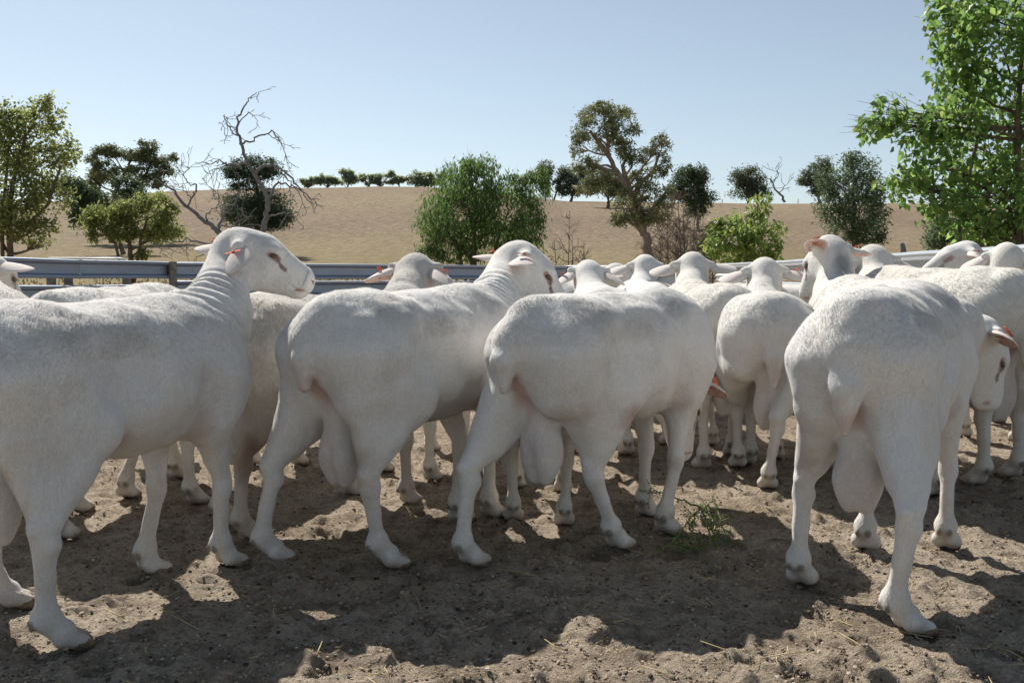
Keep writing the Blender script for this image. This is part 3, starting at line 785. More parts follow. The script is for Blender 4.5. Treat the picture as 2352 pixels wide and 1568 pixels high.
sheep('largest ram at the left edge, head raised in right profile above the rails',
      feet=[(35, 1395), (160, 1490), (352, 1318), (530, 1300)], heading=64, s=.98, shift=-.05, hock=(-.03, -.01), head=(548, 578), hD=3.05, hyaw=24, hpitch=-13, fyaw=(-30, -35, -20, -20),
      vox=.0075, fine=True, wr=.0042, ears=((-1.5, -.05), (-.35, .75)), girth=.95, neckr=.93, hs=.91, hair=120000, seed=1, sheath=True, neckmid=(-.03, -.03, -.02), tint=(.76, .74, .715), marks=GR(0))
sheep('ram left of centre with raised head, its muzzle hidden behind the walking one',
      feet=[(640, 1290), (905, 1305), (1060, 1200), (1135, 1190)], heading=55, s=1.0, head=(1190, 604), hD=3.72, hyaw=22, hpitch=-34,
      vox=.0075, fine=True, wr=.0035, ears=((-1.6, .5), (-.5, .35)), girth=.96, hock=(.01, -.06), hs=1.02, fyaw=(-25, -35, 0, 0), hair=120000, seed=2, tail=.66, tailout=.010, tailw=1.3, neckmid=(-.05, -.02, -.04), marks=GR(1))
sheep('ram in the centre walking with lowered hidden head, green weed at its front hoof',
      feet=[(1090, 1300), (1425, 1262), (1490, 1188), (1535, 1228)], heading=46, s=.985, head=(1556, 885), hD=3.62, hyaw=58, hpitch=-68,
      vox=.0075, fine=False, wr=.0, ears=((-.5, .1), (-.1, .35)), girth=.85, hs=1.05, hair=120000, seed=3, tail=.68, tailw=1.2, tailout=.035, hock=(.02, -.11), neckmid=(.05, 0, .04), marks=GR(2))
sheep('front ram at the right seen from behind, lowered head turned right',
      feet=[(1845, 1345), (2095, 1455), (1990, 1265), (2175, 1262)], heading=57, s=1.02, head=(2250, 775), hD=3.50, hyaw=12, hpitch=-66,
      vox=.0075, fine=False, ears=((-.3, .1), (-.1, .1)), girth=.77, hs=.93, hair=120000, seed=4, tail=.95, tailout=.01, tailw=1.9, shift=.02, fyaw=(0, -45, 0, 0), sz=.92, neckmid=(.05, 0, .03), marks=GR(3))
sheep('dusty grey ram standing between the two nearest left rams with stained hock',
      feet=[(530, 1205), (580, 1240), None, (945, 1160)], heading=52, s=.97, head=(955, 628), hD=4.2, hyaw=75, hpitch=-45,
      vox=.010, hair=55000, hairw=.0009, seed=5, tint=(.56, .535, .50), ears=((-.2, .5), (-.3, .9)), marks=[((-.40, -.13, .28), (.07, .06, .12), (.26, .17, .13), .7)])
sheep('ram behind the largest left ram, only its arched back and hooves showing',
      feet=[(185, 1178), (152, 1240), (415, 1100), (295, 1145)], heading=81, s=1.0, hyaw=40, hpitch=-50, head=(330, 790), hD=4.6, vox=.010, hair=55000, hairw=.0009, seed=6, eartag=(1, 0))
sheep('ram cut off by the left edge, one pink lined ear pointing right',
      pos=(-1.83, 3.22), heading=86, s=1.0, head=(-48, 618), hD=3.95, hyaw=80, hpitch=-25, vox=.010, hair=55000, hairw=.0009, seed=7, ears=((-.2, .1), (-.1, -.02)))
sheep('broad rumped ram just right of the walking centre ram, ears spread wide',
      pos=(.89, 4.62), heading=96, s=1.0, head=(1590, 617), hD=5.45, hyaw=88, hpitch=-12, vox=.010, hair=55000, hairw=.0009, seed=8, ears=((-.1, .12), (-.1, -.05)))
sheep('ram seen from behind stepping with one hind leg, left of the front right ram',
      feet=[(1693, 1075), (1762, 1125), None, None], pos=(1.07, 4.27), heading=82, s=.97, head=(1756, 632), hD=4.95, hyaw=86, hpitch=-15, vox=.010, hair=55000, hairw=.0009, seed=9, ears=((-.1, .15), (-.1, .05)))
sheep('ram with head held highest turned left and grey patched neck at the right',
      pos=(1.47, 4.08), heading=92, s=1.03, head=(1906, 580), hD=4.62, hyaw=111, hpitch=-40, neckr=.86, vox=.0095, hair=60000, hairw=.0009, seed=10, fine=True, ears=((-1.5, .15), (-.1, .1)), hs=.98,
      marks=[((.40, -.03, .86), (.11, .05, .09), (.25, .24, .24), .75), ((.36, .02, .76), (.06, .05, .04), (.3, .29, .29), .6)])  # two darker grey patches on the neck
sheep('tall ram at the right with a wrinkled dusty rump and pink scar',
      pos=(1.83, 4.35), heading=108, s=1.09, head=(2005, 607), hD=5.05, hyaw=95, hpitch=-20, vox=.010, hair=55000, hairw=.0009, seed=11, girth=1.05, ears=((-.1, .3), (-.1, .3)),
      marks=[((-.50, -.03, .62), (.07, .05, .09), (.45, .22, .18), .8), ((-.38, -.14, .72), (.12, .12, .12), (.36, .33, .30), .6)])
sheep('untagged ram farther back with pointed ears spread, left of the broad rumped ram',
      pos=(.76, 5.75), heading=92, s=1.0, head=(1482, 617), hD=6.4, hyaw=85, hpitch=-10, vox=.012, seed=12, ears=((-.1, .1), (-.1, .1)), eartag=(0, 0))
sheep('ram looking away with bowed head just beyond the dark eyed muzzle at centre',
      pos=(.43, 4.95), heading=88, s=.985, head=(1352, 632), hD=5.6, hyaw=92, hpitch=-40, vox=.012, seed=13, ears=((-.3, .8), (-.3, .8)))
sheep('far back ram facing right beside the bowed head, only its face showing',
      pos=(.45, 7.5), heading=60, s=1.0, head=(1412, 633), hD=7.1, hyaw=10, hpitch=-30, vox=.013, seed=14, ears=((-.2, .3), (-.3, .2)))
sheep('ram with yellow dusted poll looking left over the tall one',
      pos=(3.05, 6.6), heading=160, s=1.02, head=(2222, 587), hD=6.3, hyaw=165, hpitch=-15, vox=.012, seed=15, ears=((-.3, .2), (-.3, .3)), marks=[((.68, 0, .95), (.08, .08, .05), (.55, .42, .22), .7)])
sheep('ram at the right fence looking away beside the yellow dusted poll',
      pos=(2.55, 5.35), heading=70, s=1.04, head=(2312, 596), hD=5.6, hyaw=60, hpitch=-12, vox=.012, seed=16, ears=((-.1, .3), (-.1, .5)))
sheep('ram cut off by the right edge with its pale rump half in view',
      pos=(2.42, 4.2), heading=80, s=1.0, vox=.011, seed=17, head=(2560, 700), hD=5.0, hyaw=60, hpitch=-30)
sheep('far back ram near the right rails, face peeping under the ear of the stepping one',
      pos=(1.75, 7.2), heading=150, s=.96, head=(1752, 655), hD=6.9, hyaw=215, hpitch=-25, vox=.013, seed=18, ears=((-.2, .6), (-.2, .6)))
sheep('far back ram with face half hidden left of the broad rumped one',
      pos=(1.25, 6.9), heading=120, s=.97, head=(1548, 652), hD=6.4, hyaw=200, hpitch=-30, vox=.013, seed=19, ears=((-.2, .6), (-.2, .6)), eartag=(0, 0))

sheep('ram hidden behind the neck of the largest left ram, only its pale legs showing below',
      feet=[(408, 1098), (457, 1160), None, None], heading=66, s=.95, head=(640, 760), hD=4.9, hyaw=60, hpitch=-50, vox=.012, seed=21, eartag=(0, 1))
sheep('ram hidden behind the walking centre ram, its hind legs showing beside the hanging scrotum',
      feet=[(1180, 1198), (1296, 1208), None, None], heading=88, s=.90, head=(1270, 900), hD=4.3, hyaw=95, hpitch=-60, vox=.012, seed=22, eartag=(0, 1))

sheep('ram hidden behind the ram left of centre, its hind legs showing under that belly',
      feet=[(885, 1085), (995, 1106), None, None], heading=76, s=.92, head=(1100, 780), hD=5.1, hyaw=70, hpitch=-55, vox=.012, seed=23, eartag=(0, 0))
# ------------------------------------------------------------------ rails round the yard: W-beam steel on timber posts
def wbeam(mb, A, B, ztA, ztB, h=.31, th=.004, side=None, lap=0.0):
    """double-ridged steel beam between plan points A and B, ridges towards the yard (side vector)"""
    A = np.array(A, float); B = np.array(B, float); d = B-A; L = np.linalg.norm(d); d /= L
    nrm = np.array([-d[1], d[0]]) if side is None else side
    prof = [(0, .0), (.022, .0), (.045, .0), (.062, .055), (.092, .080), (.118, .055), (.130, .012), (.155, .0), (.180, .012), (.192, .055), (.218, .080), (.248, .055), (.265, .0), (.288, 0), (.31, 0)]
    prof = [(0, .052), (.012, .074), (.042, .080), (.075, .072), (.100, .025), (.128, .004), (.155, .0), (.182, .004), (.210, .025), (.235, .072), (.268, .080), (.298, .074), (.31, .052)]
    prof = [(0, .040), (.008, .066), (.028, .074), (.052, .068), (.068, .030), (.080, .004), (.120, .0), (.155, .0), (.190, .0), (.230, .004), (.242, .030), (.258, .068), (.282, .074), (.302, .066), (.31, .040)]
    P = [(z, o) for z, o in prof]; Pb = [(z, o-th) for z, o in prof][::-1]
    ring = P+Pb; n = len(ring); m = max(2, int(L/1.0)+1); V = []
    for i in range(m):
        t = i/(m-1); q = A+d*L*t; zt = ztA+(ztB-ztA)*t + .004*math.sin(i*2.1)
        for z, o in ring: V.append((q[0]+nrm[0]*(o+lap), q[1]+nrm[1]*(o+lap), zt-z*h/.31))
    F = []
    for i in range(m-1):
        for j in range(n): F.append((i*n+j, (i+1)*n+j, (i+1)*n+(j+1) % n, i*n+(j+1) % n))
    for i in (0, m-1):
        for j in range(len(P)-1):
            a = i*n+j; b = i*n+j+1; c = i*n+n-2-j; e = i*n+n-1-j; F.append((a, b, c, e) if i else (e, c, b, a))
    mb.add(V, F)
def postm(mb, x, y, top, r=.075, seed=0, square=False):
    rr = np.random.default_rng(seed)
    if square: mb.box((x, y, top/2-.1), (.05, .05, top/2+.1)); return
    mb.tube([(x, y, -.3), (x+.004, y, top*.4), (x-.003, y, top*.8), (x, y, top-.012), (x, y, top)], [r*1.02, r, r*.98, r*.97, r*.9], 14)
def fence_run(name, label, pts, tops, mat, side_to, posts, group=None, rails=3, square=False, step=.345):
    root = thing(name, label, 'fence', (pts[0][0], pts[0][1], 0), group); org = (pts[0][0], pts[0][1], 0)
    for k in range(rails):
        for i in range(len(pts)-1):
            A, B = np.array(pts[i], float), np.array(pts[i+1], float); d = (B-A)/np.linalg.norm(B-A)
            nrm = np.array([-d[1], d[0]]); mid = (A+B)/2
            if nrm @ (np.array(side_to)-mid) < 0: nrm = -nrm
            mb = MB(); wbeam(mb, A, B, tops[i]-k*step, tops[i+1]-k*step, side=nrm, lap=.005*(i % 2))
            mb.build('steel_rail', mat, root, org, smooth_sh=False)
    for i, (x, y, t) in enumerate(posts):
        mb = MB(); postm(mb, x, y, t, seed=i, square=square); mb.build('post', M['wood'], root, org)
    return root
def xy(px, D): return ((px-1176)/FPX*D, D)
Lp = [xy(-160, 13.6), xy(185, 16.4), xy(403, 18.6)]
fence_run('guardrail_fence', 'blue grey ribbed steel rail fence at the left edge with a joint in its rail', Lp, [1.085, 1.055, 1.04], M['galvd'], (0, 5),
          [(xy(110, 16.0)[0], 16.15, .93), (xy(150, 16.6)[0], 16.75, .92), (xy(285, 17.6)[0], 17.75, .9)], step=.42)
Mp = [xy(403, 18.6), xy(960, 21.3), xy(1180, 22.6), xy(1300, 23.0)]
fence_run('guardrail_fence', 'blue grey ribbed steel rail fence running across behind the flock with grey posts', Mp, [1.035, 1.005, .99, .985], M['galvd'], (0, 5),
          [(xy(400, 18.45)[0], 18.42, 1.045), (xy(905, 21.0)[0], 21.15, .99), (xy(1118, 22.2)[0], 22.3, .98), (xy(1300, 23)[0], 23.1, .99), (xy(650, 19.8)[0], 20.1, .93)], rails=3)
root = thing('gate', 'thin grey pipe gate between the steel rail fences behind the bowed heads', 'gate', (*xy(1300, 23.2), 0)); org = (*xy(1300, 23.2), 0)
mb = MB()
a, b = xy(1302, 23.2), xy(1625, 23.2)
for z, r_ in ((.975, .03), (.70, .018), (.45, .018), (.2, .018)): mb.tube([(a[0], a[1], z), ((a[0]+b[0])/2, 23.2, z-.006), (b[0], b[1], z)], r_, 8)
mb.build('rail', M['pipe'], root, org)
mb = MB()
for x in (a[0], b[0]): mb.tube([(x, 23.2, -.2), (x, 23.2, 1.0)], .03, 8)
mb.build('frame', M['pipe'], root, org)
Rp = [(4.75, 23.0), (4.62, 18.0), (4.25, 14.0), (3.92, 10.2), (3.55, 6.9), (3.2, 4.2)]
fence_run('guardrail_fence', 'bright galvanised ribbed steel rail fence along the right side of the yard', Rp, [1.04]*6, M['galv'], (0, 8),
          [(Rp[0][0]+.08, 23.0, 1.0), (4.70, 18.2, 1.0), (4.38, 14.2, 1.0), (4.05, 10.4, 1.0), (3.67, 7.1, 1.0), (3.32, 4.4, 1.0)])
# pale pipe gate behind the left rails
root = thing('gate', 'pale pipe gate with a rounded top corner behind the left rails', 'gate', (*xy(125, 19.5), 0)); org = (*xy(125, 19.5), 0)
z = 1.115; a, b = xy(115, 19.5), xy(292, 19.5); mb = MB()
mb.tube([(a[0], 19.5, z), (b[0]-.12, 19.5, z), (b[0]-.03, 19.5, z-.03), (b[0], 19.5, z-.12), (b[0], 19.5, .2)], .022, 8)
mb.build('frame', M['pipe'], root, org)
mb = MB()
for zz in (.8, .5, .2): mb.tube([(a[0], 19.5, zz), (b[0], 19.5, zz)], .015, 6)
mb.build('rail', M['pipe'], root, org)
# leaning grey stump and the small posts of a wire fence on the crest
def ground_at(x, y): return float(terrain(np.array([x]), np.array([y]))[0])-.03
x, y = xy(2074, 52)[0], 52; z = ground_at(x, y)
mb = MB(); mb.tube([(x+.12, y, z-.2), (x+.06, y, z+.35), (x-.05, y, z+.8), (x-.12, y, z+1.2), (x-.2, y, z+1.28)], [.24, .20, .155, .12, .05], 12)
tag(mb.build('tree_stump', M['stump'], None, (x, y, z)), 'leaning grey dead stump alone in the dry field', 'stump')
for px, lab in ((1268, 'thin wooden post on the hill crest left of the tall eucalyptus'), (1655, 'thin wooden post on the crest just left of the dark round gum'),
                (1828, 'thin wooden post on the crest right of the crooked bare tree'), (1575, 'thin wooden post on the crest behind the dark bushy gum')):
    y = 205; x = xy(px, y)[0]; z = ground_at(x, y); mb = MB(); mb.tube([(x, y, z-.3), (x+.05, y, z+1.15)], [.09, .07], 6)
    tag(mb.build('fence_post', M['wood'], None, (x, y, z)), lab, 'post', 'posts of the wire fence on the crest')
# ------------------------------------------------------------------ trees
def leaves(P, size, r, droop=.3, asp=.45, outward=None, fold=True):
    """P (n,3) leaf positions -> vertices, quads (a leaf is a pointed quad pair)"""
    n = len(P); a = r.random(n)*6.283; el = (r.random(n)-.5)*2.2
    d = np.stack([np.cos(a)*np.cos(el), np.sin(a)*np.cos(el), np.sin(el)-droop*1.6], 1); d /= np.linalg.norm(d, axis=1)[:, None]
    q = r.normal(size=(n, 3)); s = np.cross(d, q); s /= np.linalg.norm(s, axis=1)[:, None]+1e-9
    nn = np.cross(d, s); L = size*(.6+.7*r.random(n))[:, None]
    V = np.stack([P, P+d*L*.42+s*L*asp*.5+nn*L*.06, P+d*L, P+d*L*.42-s*L*asp*.5+nn*L*.06], 1).reshape(-1, 3)
    F = np.arange(4*n).reshape(-1, 4); return V, F
def tree(name, label, px, D, blobs, leaf, count, size, bark='bark', trunk=None, r0=.08, droop=.3, asp=.45, seed=0, group=None, sub=14, subr=.30, twig=True, cat='tree', limbseg=7, spread=1.0, fork=.35, shell=.55, stems=None, tone=(0, 1)):
    r = np.random.default_rng(seed+100)
    x0 = (px-1176)/FPX*D; z0 = ground_at(x0, D) if D >= 26 else 0.0
    org = np.array([x0, D, z0]); root = thing(name, label, cat, tuple(org), group)
    bl = []
    for b in blobs:
        dD = b[4] if len(b) > 4 else (r.random()-.5)*1.2*b[2]*D/FPX
        c = pt(b[0], b[1], D+dD); rr = np.array([b[2], (b[2]+b[3])*.5, b[3]])*(D+dD)/FPX; bl.append((c, rr))
    tb = MB()
    tp = [org+np.array([0, 0, -.25])]
    if trunk:
        for q in trunk: tp.append(pt(q[0], q[1], D))
    else:
        cc = np.mean([b[0] for b in bl], 0); tp += [org*.75+cc*.25+(r.random(3)-.5)*.06*D/20, org*.5+cc*.5]
    tp = np.array(tp); H = len(tp)
    rad = np.linspace(r0, r0*.35, H); rad[0] = r0*1.15
    # densify the trunk
    t = np.linspace(0, H-1, H*4); TP = np.stack([np.interp(t, range(H), tp[:, i]) for i in range(3)], 1); TR = np.interp(t, range(H), rad)
    TP[2:-1] += (r.random((len(TP)-3, 3))-.5)*r0*.5
    tb.tube(TP, TR, 9)
    if stems:
        for st in stems:
            q = [pt(*s_, D) for s_ in st]; q[0] = q[0]*1.0; q[0][2] = min(q[0][2], z0+.05) if len(st) > 1 and st[0][1] > 560 else q[0][2]
            tb.tube(q, np.linspace(r0*.6, r0*.25, len(q)), 7)
    V = []; T = []; tot = sum(float(np.prod(b[1]))**.66 for b in bl)
    for c, rr in bl:
        # limb
        k = int(r.integers(int(len(TP)*fork), len(TP))); 
        k = min(k, np.argmin(np.linalg.norm(TP-(c-np.array([0, 0, rr[2]*1.0])), axis=1)) + 0) if trunk is None else np.argmin(np.linalg.norm((TP-c)*np.array([1, 1, 1.0])+np.array([0, 0, np.linalg.norm(rr)*.6]), axis=1))
        k = max(1, k); s_ = TP[k]; m1 = s_*.55+c*.45+(r.random(3)-.5)*.35*np.linalg.norm(rr); m1[2] -= .05*np.linalg.norm(c-s_)
        tt = np.linspace(0, 1, limbseg)[:, None]; P = s_*(1-tt)**2+2*m1*tt*(1-tt)+c*tt**2; P[1:-1] += (r.random((limbseg-2, 3))-.5)*.10*np.linalg.norm(rr)
        ra = TR[k]*.62; tb.tube(P, np.linspace(ra, max(ra*.25, .004), limbseg), 6)
        u = r.normal(size=(sub, 3)); u /= np.linalg.norm(u, axis=1)[:, None]; rad_ = (shell+(1-shell)*r.random(sub))**.6
        sc_ = c+u*rad_[:, None]*rr*.88; w_ = .5+r.random(sub)
        if twig:
            for q in sc_:
                b0 = P[int(r.integers(limbseg//2, limbseg))]; md = (b0+q)/2+(r.random(3)-.5)*.25*rr.min()
                tb.tube([b0, md, q, q+(q-md)*.5], [max(ra*.22, .003), max(ra*.15, .0025), max(ra*.09, .002), .0015], 4, cap=False)
        n = int(count*(float(np.prod(rr))**.66)/tot)
        ids = r.choice(sub, n, p=w_/w_.sum())
        off = r.normal(size=(n, 3))*subr*rr*spread; off[:, 2] -= np.abs(r.normal(size=n))*droop*.25*rr[2]
        P_ = sc_[ids]+off
        V.append(P_); tn = tone[0]+(tone[1]-tone[0])*np.clip(.25*r.random(sub)[ids]+.75*r.random(n)**1.3, 0, 1); T.append(tn)
    P_ = np.concatenate(V); T = np.concatenate(T)
    keep = P_[:, 2] > z0+.15; P_ = P_[keep]; T = T[keep]
    LV, LF = leaves(P_, size, r, droop, asp)
    tb.build('trunk', M[bark], root, org)
    mesh_from('crown', LV, LF, M[leaf], root, org, smooth_sh=False, attrs={'tone': np.repeat(T, 4)})
    return root

def grow(tb, P0, d, L, r, depth, rg, wig=.35, split=3, up=.1, minr=.002, shrink=.62, seg=5):
    n = 6; P = [P0]; dd = d/np.linalg.norm(d)
    for i in range(n):
        dd = dd+rg.normal(size=3)*wig*.5+np.array([0, 0, up]); dd /= np.linalg.norm(dd); P.append(P[-1]+dd*L/n)
    R = np.linspace(r, max(r*.5, minr), n+1); tb.tube(P, R, seg if depth > 1 else 4, cap=False)
    if depth <= 0: return
    for k in range(split):
        i = int(rg.integers(2, n+1)); v = P[i]-P[i-1]; v /= np.linalg.norm(v); q = rg.normal(size=3); q -= v*(q @ v); q /= np.linalg.norm(q)
        grow(tb, P[i], v*.75+q*(.55+.5*rg.random()), L*shrink*(.6+.6*rg.random()), R[i]*.6, depth-1, rg, wig, split, up, minr, shrink, seg)

# --- nearer trees
tree('tree', 'sunlit yellow green broadleaf tree at the far left behind the rail fence', 20, 19,
     [(20, 330, 75, 70), (105, 265, 42, 50), (60, 300, 60, 60), (-30, 290, 70, 80), (20, 430, 90, 70), (110, 370, 62, 62), (140, 345, 42, 42), (50, 500, 70, 45), (120, 440, 50, 50), (90, 520, 48, 26), (-70, 400, 90, 110), (15, 255, 28, 26), (-60, 510, 70, 60), (105, 235, 16, 20), (95, 555, 30, 14)],
     'leaf_olive', 15000, .085, r0=.07, trunk=[(22, 590), (22, 470), (40, 380), (60, 310)], stems=[[(4, 640), (5, 500), (15, 400), (20, 330)], [(22, 560), (110, 470), (140, 380)]], seed=1, sub=26, subr=.20, asp=.5, cat='tree')
tree('tree', 'large bright green poplar like tree leaning in from the right edge', 2335, 10.8,
     [(2290, 60, 110, 100), (2200, 130, 70, 60), (2330, 200, 120, 110), (2190, 260, 90, 60), (2100, 285, 70, 45), (2040, 250, 40, 45), (2000, 285, 36, 32), (2150, 370, 80, 60), (2260, 340, 110, 80), (2080, 420, 62, 36), (2170, 470, 70, 50), (2290, 450, 100, 90), (2230, 20, 60, 60), (2350, 520, 90, 50), (2240, 520, 60, 34), (2160, 30, 34, 50), (2400, 350, 90, 120), (2420, 100, 110, 120), (2330, -60, 140, 80), (2190, 190, 50, 50)],
     'leaf_poplar', 9800, .092, r0=.055, trunk=[(2338, 640), (2340, 480), (2335, 330), (2345, 180), (2350, 60)], stems=[[(2200, 620), (2205, 520), (2220, 430), (2250, 300)], [(2255, 620), (2262, 500), (2280, 380)]], seed=2, sub=24, subr=.22, asp=.62, droop=.55, fork=.2)
tree('shrub', 'round green willow leaved bush tree in the centre behind the rails', 1085, 27,
     [(1090, 410, 72, 62), (1060, 470, 95, 70), (1150, 470, 85, 75), (1225, 430, 42, 48), (1000, 490, 48, 62), (1215, 500, 42, 55), (1020, 550, 58, 48), (1110, 540, 90, 50), (1185, 545, 60, 36), (1235, 395, 26, 26), (1100, 375, 48, 28), (1180, 420, 45, 40), (990, 580, 40, 24), (1040, 410, 46, 40)],
     'leaf_bush', 15000, .15, r0=.09, stems=[[(1095, 620), (1090, 560), (1075, 480)], [(1080, 620), (1050, 560), (1020, 520)], [(1100, 620), (1140, 560), (1170, 480)], [(1110, 620), (1160, 580), (1200, 500)]], trunk=[(1088, 600), (1090, 520), (1095, 440)], seed=3, sub=34, subr=.165, asp=.24, droop=.85, cat='tree')
tree('tree', 'small lime green sapling with a thin trunk in front of the dry field', 1716, 25,
     [(1745, 470, 26, 30), (1720, 510, 48, 34), (1680, 540, 52, 34), (1750, 540, 46, 36), (1690, 575, 56, 26), (1660, 520, 26, 22), (1785, 520, 22, 16), (1640, 560, 26, 26), (1735, 590, 46, 18), (1645, 510, 14, 14), (1775, 560, 20, 28)],
     'leaf_lime', 2500, .155, r0=.035, trunk=[(1716, 600), (1716, 560), (1712, 520), (1735, 480)], seed=4, sub=13, subr=.26, asp=.45, droop=.6)
tree('tree', 'low spreading yellow green gum at the left in front of the taller grey green gums', 300, 31,
     [(250, 500, 52, 28), (330, 490, 56, 30), (385, 510, 32, 36), (300, 465, 42, 26), (215, 490, 28, 30), (360, 455, 30, 20), (350, 540, 44, 26), (275, 525, 44, 22), (215, 540, 18, 14), (395, 480, 18, 18), (330, 575, 18, 14)],
     'leaf_olive', 8500, .15, bark='bark', r0=.10, trunk=[(300, 592), (296, 550), (285, 500)], stems=[[(290, 590), (265, 560), (235, 530)], [(302, 590), (325, 540), (340, 500)]], seed=5, sub=14, subr=.24, asp=.3, droop=.6, tone=(0, .85))
# --- gums on the slope
tree('eucalyptus_tree', 'tallest eucalyptus with pale bare limbs and clumped crown right of centre', 1490, 56,
     [(1385, 265, 62, 30), (1350, 300, 38, 32), (1425, 290, 50, 34), (1345, 375, 36, 26), (1400, 330, 44, 26), (1460, 345, 38, 34), (1515, 330, 28, 30), (1525, 380, 20, 26), (1345, 430, 34, 16), (1390, 410, 36, 20), (1480, 400, 34, 24), (1470, 440, 56, 26), (1440, 475, 38, 28), (1500, 480, 48, 34), (1425, 500, 24, 22), (1530, 450, 24, 30), (1460, 505, 44, 20), (1390, 245, 34, 16), (1325, 340, 16, 26)],
     'leaf_gum', 15500, .21, bark='bark_gum', r0=.27, trunk=[(1488, 560), (1478, 530), (1462, 480), (1448, 440), (1420, 400), (1400, 360), (1395, 320)],
     stems=[[(1455, 455), (1470, 420), (1500, 395), (1515, 350)], [(1420, 400), (1375, 385), (1345, 380)], [(1440, 425), (1430, 380), (1450, 345)], [(1400, 360), (1370, 320), (1355, 300)]], seed=6, sub=20, subr=.155, asp=.32, droop=.4, limbseg=8)
tree('eucalyptus_tree', 'grey green umbrella shaped gum at the left above the low yellow green one', 262, 74,
     [(340, 335, 28, 14), (260, 345, 42, 12), (300, 350, 46, 16), (350, 365, 40, 18), (380, 385, 28, 20), (225, 370, 26, 20), (240, 395, 34, 22), (210, 410, 22, 26), (320, 395, 40, 16), (400, 360, 10, 10), (235, 345, 22, 10), (350, 415, 34, 16), (200, 440, 26, 26)],
     'leaf_gum', 12000, .26, bark='bark', r0=.22, trunk=[(262, 480), (265, 440), (285, 400), (300, 370)], stems=[[(330, 470), (325, 420), (345, 380), (345, 345)], [(225, 480), (228, 430), (240, 395)]], seed=7, sub=13, subr=.20, asp=.32, tone=(0, .8))
tree('tree', 'dense dark green round tree at the left between the umbrella gum and low gum', 290, 62,
     [(290, 430, 32, 24), (215, 455, 36, 30), (180, 470, 26, 42), (310, 445, 30, 20), (165, 430, 26, 30)], 'leaf_dark', 8000, .24, r0=.15, seed=8, sub=12, subr=.28, asp=.35)
tree('tree', 'near black dense tree with two stacked crowns behind the dead tree', 592, 58,
     [(560, 380, 34, 20), (600, 375, 36, 20), (625, 395, 24, 20), (530, 395, 24, 14), (575, 405, 46, 16), (560, 460, 46, 26), (615, 460, 50, 28), (590, 490, 66, 26), (640, 495, 34, 24), (545, 490, 32, 24), (600, 515, 52, 14), (560, 425, 30, 12)],
     'leaf_dark', 20000, .19, r0=.2, trunk=[(600, 530), (598, 470), (585, 410)], seed=9, sub=15, subr=.28, asp=.3, tone=(0, .55))
tree('tree', 'rounded blue green tree on the field right of the lime sapling', 1962, 46,
     [(1975, 390, 42, 36), (1930, 420, 46, 40), (2000, 430, 40, 42), (1915, 470, 40, 40), (1975, 480, 56, 44), (2015, 490, 26, 40), (1940, 525, 52, 32), (1990, 535, 44, 28), (1895, 410, 24, 24), (2020, 545, 20, 14), (1960, 365, 28, 18)],
     'leaf_blue', 11000, .17, bark='bark', r0=.17, trunk=[(1962, 560), (1962, 500), (1960, 430)], seed=10, sub=20, subr=.24, asp=.35)
tree('tree', 'dark bushy gum just right of the tallest eucalyptus', 1600, 100,
     [(1570, 400, 26, 22), (1600, 395, 22, 22), (1585, 430, 44, 24), (1620, 440, 24, 26), (1590, 460, 34, 20), (1555, 440, 22, 22), (1610, 405, 16, 18), (1600, 485, 24, 14)], 'leaf_dark', 9500, .30, bark='bark_gum', r0=.22, trunk=[(1602, 530), (1604, 490), (1596, 440)], seed=11, sub=12, subr=.27, asp=.35)
tree('tree', 'olive gum with loose crown just left of the tallest eucalyptus trunk', 1395, 150,
     [(1380, 405, 30, 20), (1400, 430, 32, 18), (1360, 425, 20, 18), (1430, 420, 22, 20), (1425, 440, 24, 12)], 'leaf_gum', 6500, .42, bark='bark', r0=.3, seed=12, sub=12, subr=.26, asp=.4)
tree('tree', 'dark sparse gum on the crest left of the tallest eucalyptus', 1310, 195,
     [(1300, 400, 22, 18), (1325, 415, 26, 20), (1310, 435, 28, 14), (1335, 390, 14, 14), (1280, 420, 12, 14)], 'leaf_far', 5200, .5, bark='bark', r0=.32, seed=13, sub=11, subr=.26, asp=.4, stems=[[(1272, 460), (1282, 430), (1295, 410)]])
tree('tree', 'thin dark tree on the crest behind the right lobe of the round bush tree', 1252, 195,
     [(1250, 385, 18, 16), (1258, 410, 16, 20), (1242, 400, 12, 12)], 'leaf_far', 2600, .5, bark='bark', r0=.25, trunk=[(1252, 455), (1253, 420)], seed=14, sub=9, subr=.28, asp=.4)
tree('tree', 'dark round gum on the crest between the big eucalyptus and the lone tree', 1715, 200,
     [(1690, 410, 22, 22), (1720, 405, 26, 20), (1745, 420, 24, 20), (1705, 435, 34, 18), (1740, 440, 26, 14), (1725, 392, 14, 8)], 'leaf_far', 6500, .5, r0=.4, seed=15, sub=11, subr=.27, asp=.4)
tree('tree', 'lone dark tree on the crest left of the rounded blue green tree', 1880, 200,
     [(1885, 375, 22, 16), (1870, 400, 26, 18), (1850, 410, 18, 14), (1890, 420, 22, 16), (1875, 438, 16, 10), (1900, 390, 12, 16)], 'leaf_far', 5600, .5, r0=.4, trunk=[(1880, 455), (1880, 420)], seed=16, sub=11, subr=.27, asp=.4)
